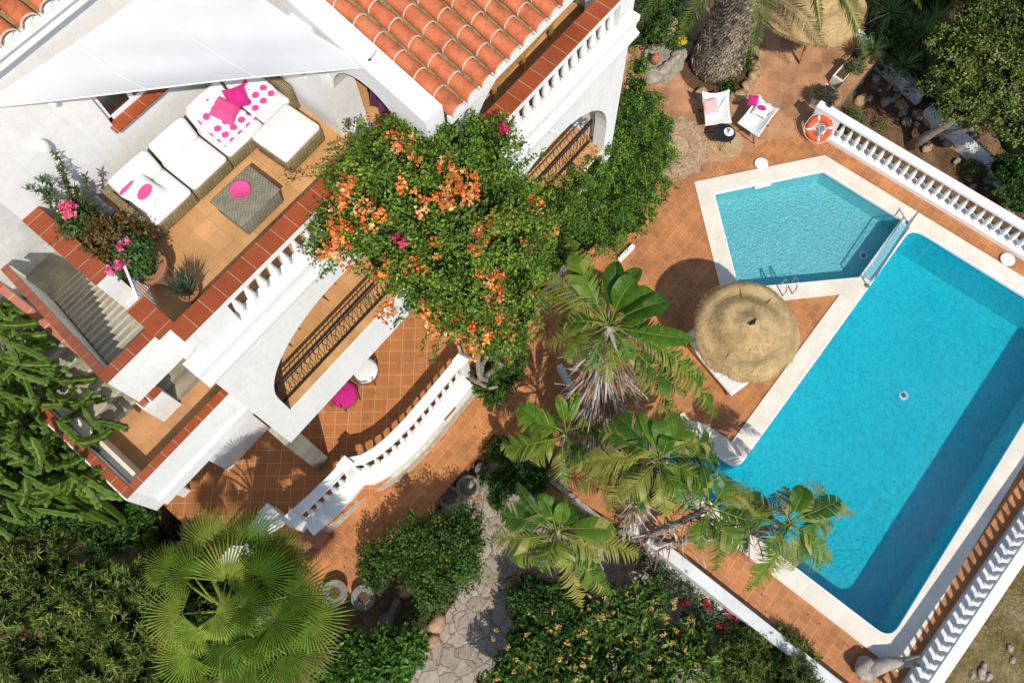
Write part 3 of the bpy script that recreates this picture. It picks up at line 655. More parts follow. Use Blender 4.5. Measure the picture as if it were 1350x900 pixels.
# terrace balustrades
L1 = MB(); L1.box(-.05, .72, 6.44, 6.70, 8.5, 9.31); P_('corner_panel', L1, M['white'])
def capb(name, x0, x1, y0, y1, z0, z1, mat): q = MB(); q.box(x0, x1, y0, y1, z0, z1); return P_(name, q, M[mat], bevel=.006)
br = thing
def bal_part(nm, a0, a1, b):
    q = MB(); q.box(a0, a1, b-.01, b+.27, 9.18, 9.31); rail = P_('balustrade_rail', q, M['white'], bevel=.01)
    balusters(rail, [(a0, b+.11), (a1, b+.11)], 8.5, .68); return rail
bal_part('', .72, 4.62, 6.42); bal_part('', 4.75, 9.0, 5.18)
capb('red_tile_cap', -.08, 4.62, 6.41, 6.73, 9.31, 9.37, 'sill'); capb('red_tile_cap', 4.62, 9.12, 5.17, 5.49, 9.31, 9.37, 'sill')
q = MB(); q.box(9.0, 9.45, 5.20, 5.52, 8.5, 9.31); q.box(9.12, 9.45, 5.18, 8.5, 9.31, 9.7); q.box(9.12, 9.45, 5.52, 8.5, 8.4, 9.31); P_('end_pier', q, M['white'])
# wrought iron railings in the gallery arches
for a0, a1, b in ((.22, 4.58, 6.64), (5.15, 9.05, 5.55)):
    fr = MB(); fr.box(a0, a1, b-.02, b+.02, 4.66, 4.70); fr.box(a0, a1, b-.022, b+.022, 5.46, 5.51); fr.box(a0, a1, b-.012, b+.012, 5.34, 5.36); frame = P_('iron_railing', fr, M['iron'])
    q = MB(); n = int((a1-a0)/.125)
    for k in range(n+1):
        x = a0+(a1-a0)*k/n
        if k % 2 == 0: q.tube([(x, b, 4.68), (x, b, 5.48)], .008, 5)
        else:
            pts = [(x+.026*math.sin(j/14*math.pi*5)*(1 if 1 < j < 13 else 0), b, 4.68+.8*j/14) for j in range(15)]; q.tube(pts, .010, 5)
    obj('bars', q, M['iron'], frame)
# back wall of the terrace with window
q = MB(); q.wall([[(-.3, 7.9), (4.5, 7.9), (4.5, 11.9), (-.3, 11.9)], [(1.72, 9.5), (2.78, 9.5), (2.78, 10.75), (1.72, 10.75)]], 9.95, 10.25); P_('back_wall', q, M['white'])
wf = MB()
for x0, x1, z0, z1 in ((1.72, 1.80, 9.5, 10.75), (2.70, 2.78, 9.5, 10.75), (1.72, 2.78, 9.5, 9.59), (1.72, 2.78, 10.67, 10.75), (2.21, 2.29, 9.59, 10.67)): wf.box(x0, x1, 10.02, 10.08, z0, z1)
W = P_('window', wf, M['white_paint']); q = MB(); q.box(1.80, 2.70, 10.045, 10.055, 9.59, 10.67); obj('pane', q, M['glass'], W)
q = MB(); q.box(1.66, 2.84, 9.80, 10.03, 9.47, 9.515); s_ = obj('sill', q, M['sill'], W)
# roofs
def roof(a0, a1, b0, z0, slope, rows, par):
    ch = MB(); dz = slope
    b1 = b0+rows*.37
    ch.add([(a0, b0, z0-.03), (a1, b0, z0-.03), (a1, b1, z0-.03+dz*(b1-b0)), (a0, b1, z0-.03+dz*(b1-b0))], [(0, 1, 2, 3)])
    rf = P_('roof', ch, M['channel']); q = MB(); mo = MB(); x = a0+.15; k = 0
    while x < a1:
        for r_ in range(rows):
            y0 = b0-.05+r_*.37; jx = random.uniform(-.006, .006); r0 = .142+random.uniform(-.005, .005); N = 9
            for (bb, ya, yb, ra, rb, lift) in ((q, y0, y0+.41, r0, r0-.022, 0), ):
                v = []; 
                for (yy, rr, li) in ((ya, ra, .022), (yb, rb, 0)):
                    zc = z0+dz*(yy-b0)+li+random.uniform(-.003, .003)
                    for i in range(N): an = math.pi*i/(N-1); v.append((x+jx+rr*math.cos(an), yy, zc+rr*.82*math.sin(an)))
                bb.add(v, [(i, i+1, N+i+1, N+i) for i in range(N-1)])
            v = []
            for (yy, e_) in ((y0-.004, .003), (y0+.010, .004)):
                zc = z0+dz*(yy-b0)+.022
                for rr in (r0-.014, r0+e_):
                    for i in range(N): an = math.pi*i/(N-1); v.append((x+jx+rr*math.cos(an), yy, zc+rr*.82*math.sin(an)))
            mo.add(v, [(i, N+i, N+i+1, i+1) for i in range(N-1)]+[(N+i, 3*N+i, 3*N+i+1, N+i+1) for i in range(N-1)])
        x += .325; k += 1
    obj('roof_tiles', q, M['roof'], rf, smooth=True); obj('mortar', mo, M['roof_mortar'], rf)
    q = MB(); q.box(a0-.02, a1, b0-.02, b0+.06, z0-.16, z0-.02)
    x = a0+.15
    while x < a1-.1: q.lathe([(.118, -.04), (.118, .05), (.06, .075)], (x, b0+.09, z0-.03), 12); x += .325
    obj('eave_mortar', q, M['white'], rf); return rf
roof(4.80, 9.3, 5.36, 10.32, .30, 16, H)
roof(-.4, 4.2, 9.75, 11.95, .30, 8, H)
q = MB(); q.box(-.3, 4.4, 9.80, 9.96, 11.6, 11.9); P_('eave_band', q, M['white'])
# room side wall with arches
top = lambda b: 10.32+.30*(b-5.36)+.10
arch2 = ell(6.82, .82, 9.3, 1.05, 14, 8.4); arch1 = ell(8.75, .62, 9.6, .85, 14, 8.4)
q = MB(); q.wall([[(5.5, 8.4), (11.5, 8.4), (11.5, top(11.5)), (5.5, top(5.5))], [(p[0], p[1]+.012) for p in arch2], [(p[0], p[1]+.012) for p in arch1]], 4.42, 4.80, 'x'); P_('arcade_wall', q, M['white'])
q = MB(); q.box(4.26, 4.86, 7.62, 8.05, 8.4, 10.9); q.box(4.26, 4.42, 8.05, 9.95, 8.4, 9.6); P_('stub_wall', q, M['white'])
q = MB(); q.wall([[(4.81, 8.4), (9.4, 8.4), (9.4, 10.2), (4.81, 10.2)], ell(7.2, 1.72, 8.75, 1.15, 20, 8.42)], 5.62, 5.9); P_('arcade_front', q, M['white'])
q = MB(); q.box(4.9, 9.2, 8.4, 8.6, 8.4, 10.9); P_('room_wall', q, M['ochre'])
# ---- stairs block
q = MB(); q.box(-.3, 0, 8.2, 11.7, 4.6, 9.22); P_('parapet', q, M['white']); capb('red_tile_cap', -.31, .02, 8.2, 9.94, 9.22, 9.28, 'sill_side')
q = MB(); q.box(-.28, 0.02, 6.73, 7.30, 8.38, 9.22); P_('parapet', q, M['white']); capb('red_tile_cap', -.30, .03, 6.72, 7.42, 9.31, 9.372, 'sill_side')
q = MB(); q.box(-1.24, -.28, 6.98, 7.14, 8.05, 9.06); P_('parapet', q, M['white']); capb('red_tile_cap', -1.25, -.30, 6.97, 7.15, 9.06, 9.12, 'sill')
q = MB(); q.wall([[(7.2, 7.7), (10.9, 5.0), (11.3, 5.0), (11.3, 7.2), (7.14, 9.06)]], -1.24, -1.13, 'x'); P_('stair_wall', q, M['white2']); q = MB(); q.wall([[(7.15, 9.062), (11.32, 7.2), (11.32, 7.26), (7.15, 9.122)]], -1.25, -1.11, 'x'); P_('red_tile_cap', q, M['sill_side'])
q = MB()
for k in range(14): z = 8.4-.17*k; q.box(-1.09, -.3, 7.5+.25*k-(.3 if k == 0 else 0), 7.5+.25*(k+1), z-.45, z)
P_('stair_flight', q, M['step'], bevel=.008)
q = MB()
for k in range(14): z = 8.4-.17*k; q.box(-1.085, -.305, 7.5+.25*(k+1)-.035, 7.5+.25*(k+1)+.012, z-.02, z+.006)
P_('step_edges', q, M['step_edge'])
q = MB(); q.box(-2.75, -.3, 11.0, 11.9, 5.6, 6.02); P_('stair_landing', q, M['step'])
q = MB()
for k in range(7): z = 6.0-.175*(k+1); q.box(-2.7, -1.55, 11.0-.29*(k+1), 11.0-.29*k, 4.3, z)
P_('stair_flight', q, M['step'], bevel=.01)
q = MB()
for k in range(7): z = 6.0-.175*(k+1); q.box(-2.69, -1.56, 11.0-.29*(k+1)-.010, 11.0-.29*(k+1)+.035, z-.02, z+.005)
P_('step_edges', q, M['step_edge'])
q = MB(); q.box(-6.5, -.02, 11.9, 12.2, -.6, 11.8); P_('back_wall', q, M['white2'])
q = MB(); q.wall([[(8.5, 4.6), (11.3, 4.6), (11.3, 7.35), (10.9, 7.35), (8.5, 5.58)]], -1.52, -1.41, 'x'); P_('stair_wall', q, M['white2'])
q = MB(); q.wall([[(8.3, 5.50), (8.5, 5.585), (10.9, 7.355), (11.32, 7.355), (11.32, 7.42), (10.88, 7.42), (8.48, 5.645), (8.28, 5.56)]], -1.53, -1.39, 'x'); P_('red_tile_cap', q, M['sill_side'])
q = MB(); q.box(-1.56, -1.08, 8.28, 8.5, 4.6, 5.52); P_('stair_post', q, M['white']); capb('red_tile_cap', -1.335, -1.07, 8.27, 8.51, 5.52, 5.58, 'sill')
# landing terrace
q = MB(); q.box(-2.7, -.24, 7.3, 11.7, 4.15, 4.58); P_('landing_slab', q, M['white2'])
q = MB(); q.sheet([[(-2.7, 7.5), (-.27, 7.5), (-.27, 11.0), (-2.7, 11.0)]], 4.6); P_('landing_floor', q, M['ochre_brown'])
q = MB(); q.box(-2.72, -.27, 7.27, 7.40, 4.12, 5.44); q.box(-2.72, -.27, 7.20, 7.27, 4.12, 4.5); P_('landing_parapet', q, M['white']); capb('red_tile_cap', -2.72, -.27, 7.26, 7.42, 5.44, 5.5, 'sill')
q = MB(); q.box(-2.94, -2.72, 7.27, 11.9, 4.12, 5.44); P_('landing_parapet', q, M['white2']); capb('red_tile_cap', -2.90, -2.725, 7.26, 11.9, 5.44, 5.5, 'sill_side')
q = MB(); q.box(-2.7, -2.52, 7.5, 11.5, 4.6, 5.2); P_('landing_bench', q, M['coping'])
q = MB()
for k in range(5): z = 4.6+.17*(k+1); q.box(-1.2, -.3, 8.35+.27*k, 8.35+.27*(k+1)+(1.2 if k == 4 else 0), 4.58, z)
P_('stair_flight', q, M['step'], bevel=.008)
q = MB(); q.box(-2.95, -2.72, 8.6, 10.0, -.6, 4.1); q.box(-1.80, -.38, 8.22, 9.0, .55, 4.15); P_('ground_wall', q, M['white'])
# small wall lamps and wall spout
for (u, v, b_) in ((62, 130, 9.95),):
    pass
def on_wall(u, v, b):
    best = min((z*.02 for z in range(200, 600)), key=lambda z: abs(at(u, v, z).y-b)); return at(u, v, best)
for (u, v) in ((66, 132), (55, 192)):
    p = on_wall(u, v, 9.93); q = MB(); kk = .55 if v < 150 else .8; q.lathe([(.02*kk, -.12*kk), (.10*kk, -.10*kk), (.12*kk, 0), (.11*kk, .10*kk), (.05*kk, .16*kk)], (p.x, 9.89, p.z), 14); tag(recentre(obj('wall_lamp', q, M['white_paint'], None, smooth=True)), 'white half shell wall lamp '+('just under the edge of the shade sail' if v < 150 else 'above the climbing plant on the terrace wall'), 'lamp', 'wall lamps on the white terrace wall')
q = MB(); q.box(6.95, 7.0, 5.05, 5.18, 7.74, 7.78); q.lathe([(.02, 0), (.03, .05)], (7.0, 5.02, 7.74), 8); P_('water_spout', q, M['white_paint'])
# ================================================================== LOWER TERRACE WALL
cb = [(-1.55, 5.62), (-.95, 5.55), (-.35, 5.50), (.15, 5.50)]
cu = [(.15, 5.50), (.35, 5.30), (.75, 5.14), (1.2, 5.06), (1.8, 5.02), (2.6, 5.03), (3.72, 5.06)]
t = thing('curved_balustrade', 'white S curved balustrade with stone footing around the lower tiled terrace', 'balustrade', (1, 5, 0))
allp = cb+cu[1:]
q = MB(); q.prism(strip(allp, .10, -.25), -.6, .50); obj('stone_footing', q, M['stone_pale'], t)
q = MB(); q.prism(strip(allp, .25, -.19), .50, .78); obj('plinth', q, M['white'], t, bevel=.015)
q = MB(); q.prism(strip(allp, .38, .14), 1.52, 1.62); obj('rail', q, M['white'], t, bevel=.015)
ctr = [(p[0], p[1]+.14) for p in allp]
balusters(t, [(p[0], p[1]+.20) for p in cb], .78, .74); balusters(t, [(p[0], p[1]+.20) for p in cu], .78, .74)
for (x, y) in ((.15, 5.72), (3.82, 5.28), (-1.55, 5.82)):
    q = MB(); q.box(x-.13, x+.13, y-.13, y+.13, .5, 1.68); q.box(x-.155, x+.155, y-.155, y+.155, 1.68, 1.73); obj('post', q, M['white'], t, bevel=.012)
a_, b_ = at(593, 541, .70), at(601, 528, .70); yb = 5.03-.19
q = MB(); q.box(2.55, 2.98, yb-.012, yb, .66, .80); obj('brass_plaque', q, M['brass'], t)
q = MB(); q.box(-2.15, -1.37, 5.2, 6.25, -.02, .30); q.box(-1.76, -1.37, 5.22, 6.28, .30, .63); tag(recentre(obj('terrace_step', q, M['clay'], None, bevel=.01)), 'dark red clay step block at the lower end of the curved balustrade', 'steps')
t = thing('garden_gatepost', 'white gate wall with balusters half hidden behind the fan palm', 'wall', (-1.95, 6.35, .6))
q = MB(); q.box(-3.3, -1.75, 6.25, 6.5, -.2, .85); q.box(-3.3, -1.75, 6.22, 6.53, 1.42, 1.55); q.box(-1.95, -1.65, 6.2, 6.55, .6, 1.62); obj('wall', q, M['white'], t, bevel=.015)
balusters(t, [(-3.2, 6.37), (-2.0, 6.37)], .85, .57, .3)
# ================================================================== SAIL
def sail():
    P1, P2, P3 = at(482, 88, 10.75), at(-30, 144, 11.32), at(262, -60, 11.5)
    N = 24; vs = []; idx = {}; fs = []
    cen = (P1+P2+P3)/3
    for i in range(N+1):
        for j in range(N+1-i):
            a, b = i/N, j/N; c_ = 1-a-b; p = P1*a+P2*b+P3*c_
            edge = min(a, b, c_); p = p+Vector((0, 0, -.55*(a*b*c_)*9*.6))
            pull = .22*(4*a*b*(1-c_)**2 if c_ < .999 else 0)
            for (x, y) in ((a, b), (b, c_), (a, c_)):
                s_ = x+y; 
                if s_ > 1e-6: p = p+(cen-p)*(.07*(4*x*y/(s_*s_))*(s_**6)*.4)
            p.z += .012*math.sin(a*17+b*9)+.02*math.sin(c_*23+a*5)*edge*3
            idx[(i, j)] = len(vs); vs.append(p)
    for i in range(N):
        for j in range(N-i):
            fs.append((idx[(i, j)], idx[(i+1, j)], idx[(i, j+1)]))
            if j < N-i-1: fs.append((idx[(i+1, j)], idx[(i+1, j+1)], idx[(i, j+1)]))
    t = thing('shade_sail', 'large triangular white shade sail stretched over the upper terrace', 'sail', P1)
    q = MB(); q.add(vs, fs); o = obj('canvas', q, M['sailcloth'], t, smooth='all')
    q = MB(); 
    e = [[vs[idx[(N-k, k)]] for k in range(N+1)], [vs[idx[(N-k, 0)]] for k in range(N+1)], [vs[idx[(0, k)]] for k in range(N+1)]]
    for l in e: q.tube(l, .014, 6)
    obj('hem', q, M['fabric'], t, smooth='all')
    q = MB()
    for j0 in (7, 14):
        l = [vs[idx[(i, j0)]]+Vector((0, 0, .006)) for i in range(N-j0+1)]; q.tube(l, .006, 5)
    obj('seams', q, M['fabric'], t, smooth='all')
    q = MB(); q.tube([P1, P1+Vector((.25, -.02, .12))], .01, 6); q.lathe([(.035, 0), (.035, .02)], (P1.x+.1, P1.y, P1.z+.04), 10); obj('shackle', q, M['steel'], t)
def mk():
    s = NT('sail_canvas'); s.base(s.ramp(s.noise(1.2, 3), [(.3, (.60, .60, .585)), (.7, (.67, .66, .635))]), .9, .1); s.bump(s.noise(120, 2), .1, .004)
    tl = s.node('ShaderNodeBsdfTranslucent'); tl.inputs[0].default_value = (.8, .79, .76, 1); mx = s.node('ShaderNodeMixShader'); mx.inputs[0].default_value = .18
    s.l.new(s.b.outputs[0], mx.inputs[1]); s.l.new(tl.outputs[0], mx.inputs[2]); s.l.new(mx.outputs[0], s.out.inputs[0]); return s.m
M['sailcloth'] = mk(); sail()
# ================================================================== TERRACE FURNITURE
FZ = 8.4
def cushion(mb, x0, x1, y0, y1, z0, z1, r=.07, puff=.03): mb.sbox(x0, x1, y0, y1, z0, z1, r, 3, puff)
def module(cx, w_, label, side=None, d_=.98):
    """sofa module, back against the wall (+y)"""
    t = thing('sofa_module', label, 'sofa', (cx, 9.1, FZ), 0, 'modules of the rattan corner sofa')
    q = MB(); q.sbox(-w_/2, w_/2, -d_/2, d_/2, .03, .30, .04); q.sbox(-w_/2, w_/2, d_/2-.14, d_/2, .25, .66, .04)
    if side: q.sbox(*((-w_/2, -w_/2+.14) if side < 0 else (w_/2-.14, w_/2)), -d_/2, d_/2, .25, .62, .04)
    obj('base', q, M['rattan'], t, world=False, smooth=True)
    x0, x1 = -w_/2+(.14 if side == -1 else .01), w_/2-(.14 if side == 1 else .01)
    q = MB(); cushion(q, x0, x1, -d_/2-.02, d_/2-.16, .30, .45); obj('seat_cushion', q, M['fabric'], t, world=False, smooth='all')
    q = MB(); v0 = len(q.v); cushion(q, x0+.01, x1-.01, -.09, .09, -.24, .24, .08, .01)
    rot = Matrix.Rotation(R(-16), 3, 'X'); q.v = [tuple(rot @ Vector(p)+Vector((0, d_/2-.25, .66))) for p in q.v]
    obj('back_cushion', q, M['fabric'], t, world=False, smooth='all'); return t
module(1.32, .98, 'end module of the rattan sofa with white cushions and one pink and white pillow', -1)
module(2.22, .80, 'plain rattan sofa module with white cushions and nothing on it')
module(3.05, .84, 'rattan sofa module half covered by a pink dotted throw, beside the corner')
module(3.86, .78, 'corner module of the rattan sofa under the shade sail with a dotted throw', 1)
t = thing('footstool', 'large square rattan footstool with a thick white cushion in front of the corner sofa', 'footstool', (3.58, 8.17, FZ), R(2))
q = MB(); q.sbox(-.44, .44, -.40, .40, .03, .32, .04); obj('base', q, M['rattan'], t, world=False, smooth=True)
q = MB(); cushion(q, -.44, .44, -.40, .42, .32, .47); obj('cushion', q, M['fabric'], t, world=False, smooth='all')
c = at(323, 258, FZ+.38)
t = thing('coffee_table', 'low woven grey rattan coffee table with a pink bowl on it', 'table', (c.x, c.y, FZ))
q = MB(); q.sbox(-.42, .42, -.36, .36, .02, .36, .03); obj('body', q, M['rattan_grey'], t, world=False, smooth=True)
q = MB(); q.sbox(-.45, .45, -.38, .38, .36, .40, .02); obj('table_top', q, M['rattan_grey'], t, world=False, smooth=True)
c = at(317, 251, FZ+.43); q = MB(); q.lathe([(.06, 0), (.15, .015), (.175, .05), (.168, .052), (.14, .028), (.001, .02)], (c.x, c.y, FZ+.405), 28)
tag(recentre(obj('bowl', q, M['pink'], None, smooth='all')), 'round bright pink bowl on the rattan coffee table', 'bowl')
def pillow(c, s_, rz, tilt, mat, label, name='pillow', group=None, th=.09, dots=None):
    t = thing(name, label, 'pillow', c, rz, group); q = MB(); N = 8; vs = []; fs = []
    for sg in (1, -1):
        for i in range(N+1):
            for j in range(N+1):
                x = (i/N-.5)*2; y = (j/N-.5)*2; h = max(0, (1-x**4))*max(0, (1-y**4)); pin = 1-.10*(1-abs(x))*0-.06*((1-x*x) if abs(y) > .5 else 0)*abs(y)
                px_ = x*(1-.07*(1-y*y)*0-.09*(1-abs(y))*abs(x)); py_ = y*(1-.09*(1-abs(x))*abs(y)); vs.append((px_*s_/2, py_*s_/2, sg*th*h**.5))
    for k in range(2):
        o = k*(N+1)**2
        for i in range(N):
            for j in range(N): a = o+i*(N+1)+j; f_ = (a, a+N+1, a+N+2, a+1); fs.append(f_ if k == 0 else f_[::-1])
    rm = Matrix.Rotation(tilt, 3, 'X'); q.add([tuple(rm @ Vector(v)) for v in vs], fs); obj('cover', q, mat, t, world=False, smooth='all')
    if dots:
        q = MB(); N = 20; vs = [(0, 0, th*1.02)]
        for i in range(N): an = 2*math.pi*i/N; x = .62*math.cos(an); y = .34*math.sin(an); vs.append((x*s_/2, y*s_/2, th*(max(0, 1-x**4)*max(0, 1-y**4))**.5+.004))
        q.add([tuple(rm @ Vector(v)) for v in vs], [(0, i+1, (i+1) % N+1) for i in range(N)]); obj('pink_patch', q, dots, t, world=False)
    return t
c = at(190, 254, FZ+.62); pillow((c.x, c.y, FZ+.60), .50, R(12), R(30), M['fabric'], 'white pillow with a pink oval patch on the end of the sofa', dots=M['pink'])
c = at(192, 247, FZ+.58); pillow((c.x-.1, c.y+.10, FZ+.56), .46, R(30), R(48), M['pink'], 'thin pink pillow peeping out behind the patched pillow')
c = at(296, 145, FZ+.68); pillow((c.x, c.y, FZ+.66), .42, R(25), R(35), M['pink'], 'plain pink pillow lying on the dotted throw')
c = at(311, 128, FZ+.72); pillow((c.x, c.y, FZ+.70), .36, R(-30), R(55), M['magenta'], 'small deep pink pillow wedged into the sofa corner', th=.06)
def throw(pts, name, label, mat):
    """cloth laid over a back and a seat; pts rows of (x, y, z) from left and right"""
    q = MB(); n = 10; vs = []
    for (xl, yl, zl), (xr, yr, zr) in pts:
        for i in range(n+1): f_ = i/n; vs.append((xl+(xr-xl)*f_, yl+(yr-yl)*f_, zl+(zr-zl)*f_+.006*math.sin(f_*11+yl*7)))
    fs = [(r_*(n+1)+i, r_*(n+1)+i+1, (r_+1)*(n+1)+i+1, (r_+1)*(n+1)+i) for r_ in range(len(pts)-1) for i in range(n)]
    q.add(vs, fs); o = obj(name, q, mat, None, smooth='all'); s_ = o.modifiers.new('thick', 'SOLIDIFY'); s_.thickness = .012; tag(recentre(o), label, 'throw'); return o
throw([((2.72, 8.72, FZ+.5), (3.42, 8.72, FZ+.5)), ((2.72, 9.05, FZ+.505), (3.42, 9.05, FZ+.505)), ((2.72, 9.18, FZ+.53), (3.42, 9.18, FZ+.53)), ((2.72, 9.34, FZ+.93), (3.42, 9.34, FZ+.93)), ((2.72, 9.42, FZ+.96), (3.42, 9.42, FZ+.96))], 'dotted_throw', 'white throw with pink dots draped over the third sofa module', M['dots'])
throw([((3.42, 8.74, FZ+.51), (4.05, 8.80, FZ+.51)), ((3.46, 9.05, FZ+.512), (4.1, 9.08, FZ+.512)), ((3.5, 9.20, FZ+.54), (4.1, 9.18, FZ+.54)), ((3.5, 9.36, FZ+.94), (4.1, 9.35, FZ+.94))], 'dotted_throw', 'white throw with pink dots on the corner module next to the footstool', M['dots'])
# side table with grey top by the sofa end
c = at(128, 277, FZ+.5); t = thing('side_table', 'slate grey side table squeezed between the sofa end and the plants', 'table', (c.x, c.y, FZ))
q = MB(); q.sbox(-.18, .18, -.26, .26, .44, .50, .02); obj('table_top', q, M['grey_paint'], t, world=False)
for sx in (-1, 1):
    for sy in (-1, 1): q = MB(); q.tube([(sx*.14, sy*.22, 0), (sx*.14, sy*.22, .44)], .015, 6); obj('leg', q, M['dark_metal'], t, world=False)
# gate
t = thing('picket_gate', 'small white slatted gate standing open at the top of the stairs', 'gate', (-.07, 7.5, FZ))
h0, h1 = Vector((-.08, 7.42, 0)), Vector((.22, 8.14, 0)); q = MB(); q.tube([h0+Vector((0, 0, FZ+.9)), h1+Vector((0, 0, FZ+.9))], .025, 4); q.tube([h0+Vector((0, 0, FZ+.12)), h1+Vector((0, 0, FZ+.12))], .02, 4)
q.tube([h0+Vector((0, 0, FZ+.05)), h0+Vector((0, 0, FZ+.92))], .03, 4); obj('frame', q, M['white_paint'], t)
q = MB()
for k in range(1, 9): p = h0.lerp(h1, k/8); q.tube([p+Vector((0, 0, FZ+.06)), p+Vector((0, 0, FZ+.9))], .016, 4)
obj('pickets', q, M['white_paint'], t)
# purple covered table and chair inside the arch
c = at(512, 98, FZ+.75); t = thing('covered_table', 'round table under a purple cloth inside the arch', 'table', (c.x, c.y, FZ))
q = MB(); n = 36; ring1 = [(.36*math.cos(2*math.pi*i/n), .36*math.sin(2*math.pi*i/n), .75) for i in range(n)]; ring2 = [((.42+.05*math.sin(i*1.7))*math.cos(2*math.pi*i/n), (.42+.05*math.sin(i*1.7))*math.sin(2*math.pi*i/n), .22) for i in range(n)]
q.add(ring1+ring2+[(0, 0, .75)], [(i, (i+1) % n, 2*n) for i in range(n)]+[(n+i, n+(i+1) % n, (i+1) % n, i) for i in range(n)]); obj('cloth', q, M['purple'], t, world=False, smooth=True)
q = MB(); q.lathe([(.25, 0), (.25, .03), (.04, .06), (.04, .7)], (0, 0, 0), 14); obj('pedestal', q, M['wood'], t, world=False)
c = at(690, 70, FZ+.45); t = thing('wooden_bench', 'varnished wooden bench behind the right hand upper balustrade', 'bench', (c.x, c.y+.2, FZ), R(3))
q = MB()
for k in range(5): q.box(-.95, .95, -.24+k*.1, -.16+k*.1, .42, .45)
obj('seat', q, M['wood'], t, world=False); q = MB()
for k in range(3): q.box(-.95, .95, .28, .31, .55+k*.13, .64+k*.13)
obj('backrest', q, M['wood'], t, world=False)
for sx in (-.85, 0, .85):
    q = MB(); q.box(sx-.03, sx+.03, -.22, -.16, 0, .42); q.box(sx-.03, sx+.03, .22, .28, 0, .92); obj('leg', q, M['wood'], t, world=False)
# ================================================================== POTS
def pot(c, r, h, label, mat='clay', group=None, cat='plant pot', name='clay_pot'):
    t = thing(name, label, cat, c, 0, group); q = MB(); q.lathe([(r*.62, 0), (r*.72, h*.15), (r*.95, h*.8), (r, h*.86), (r*1.06, h*.88), (r*1.06, h), (r*.92, h), (r*.90, h*.88)], (0, 0, 0), 24); obj('pot', q, M[mat], t, world=False, smooth=True)
    q = MB(); q.lathe([(r*.9, h*.86), (r*.5, h*.88), (.001, h*.9)], (0, 0, 0), 16); obj('earth', q, M['soil'], t, world=False); return t
GR = (.05, .10, .018)
def plant_in(t, name, blobs, n, mat='leaf', fl=None, **k):
    fm = FM(); bush(fm, blobs, n, **k); o = fm.obj(name, M[mat], t)
    return o
p = at(252, 388, FZ+.15); t = pot((p.x, p.y, FZ), .16, .28, 'small pot of grey green lavender standing on the terrace by the red cap')
fm = FM(); n = 420; a_ = rng.uniform(0, 6.28, n); s_ = rng.uniform(.1, 1, n); d_ = np.stack([np.cos(a_)*s_, np.sin(a_)*s_, np.ones(n)*1.1], 1)
fm.leaves(np.tile([p.x, p.y, FZ+.26], (n, 1))+rdir(n)*.05, d_, rdir(n), rng.uniform(.25, .55, n), .016, pal(n, [(.16, .21, .12), (.20, .24, .15), (.28, .26, .20)]), .1); fm.obj('lavender', M['leaf'], t)
p = at(170, 372, FZ+.4); t = pot((.42, 8.05, FZ), .27, .50, 'big terracotta pot with pink geraniums behind the white gate')
plant_in(t, 'foliage', [(.38, 8.15, FZ+.72, .30, .30, .2)], 260, L=.06, W=.05, per=6, cols=((.05, .11, .02), (.08, .14, .03)))
clusters(t, [(.22, 8.12, FZ+.92, .10, .09, .05), (.02, 8.2, FZ+.85, .08, .07, .04), (.42, 8.3, FZ+.95, .10, .06, .04)], 15, L=.045, W=.045, per=7, cols=((.72, .10, .32), (.8, .25, .45)), spread=.04)
p = at(125, 305, FZ+.3); t = pot((.30, 8.75, FZ), .24, .42, 'terracotta pot with bronze and yellow leaved shrub next to the sofa end')
plant_in(t, 'foliage', [(.36, 8.62, FZ+.75, .42, .38, .25), (.28, 9.0, FZ+.62, .28, .25, .2), (.62, 8.5, FZ+.6, .25, .2, .16)], 520, L=.07, W=.035, per=7, cols=((.16, .09, .02), (.10, .06, .025), (.22, .14, .03), (.06, .06, .02)), up=.2)
t = pot((.22, 9.35, FZ), .22, .42, 'terracotta pot of an oleander with pink blooms against the white wall')
fm = FM()
for (u, v, z) in ((60, 185, 10.0), (78, 215, 9.8), (30, 240, 9.8), (100, 245, 9.5), (55, 250, 9.5), (85, 240, 9.7), (115, 230, 9.6), (40, 222, 9.8), (95, 265, 9.3)):
    tip = at(u, v, z); tip.y = min(tip.y, 9.85); base = Vector((.22, 9.35, FZ+.4)); q = MB(); L_ = [base.lerp(tip, k/8)+Vector((.05*math.sin(k*1.3), .04*math.cos(k), .10*math.sin(k/8*3.14))) for k in range(9)]
    q.tube(L_, [.014-.0014*k for k in range(9)], 5); v_ = np.array(q.v); tt = []
    for f_ in q.f:
        for j in range(1, len(f_)-1): tt.append((f_[0], f_[j], f_[j+1]))
    fm.add(v_, tt, np.array((.10, .10, .05)))
    n = 90; k = rng.uniform(2.5, 8, n); i0 = k.astype(int).clip(0, 7); La = np.array([list(x) for x in L_]); P = La[i0]+(La[i0+1 if False else np.minimum(i0+1, 8)]-La[i0])*(k-i0)[:, None]
    fm.leaves(P, rdir(n)+np.array([0, 0, .4]), rdir(n), rng.uniform(.06, .12, n), .03, pal(n, [(.07, .12, .03), (.11, .15, .05), (.05, .08, .02)]), .1)
bush(fm, [(.20, 9.28, FZ+.72, .38, .3, .25)], 200, L=.08, W=.03, per=7, cols=((.06, .11, .02), (.09, .13, .04)), core=True)
fm.obj('foliage', M['leaf'], t)
fm = FM(); c = at(92, 277, FZ+1.05); bush(fm, [(c.x, min(c.y, 9.6), c.z, .09, .12, .08)], 26, L=.06, W=.045, per=8, cols=((.72, .10, .22), (.80, .22, .34)), core=False, spread=.06); fm.obj('flowers', M['petal'], t)
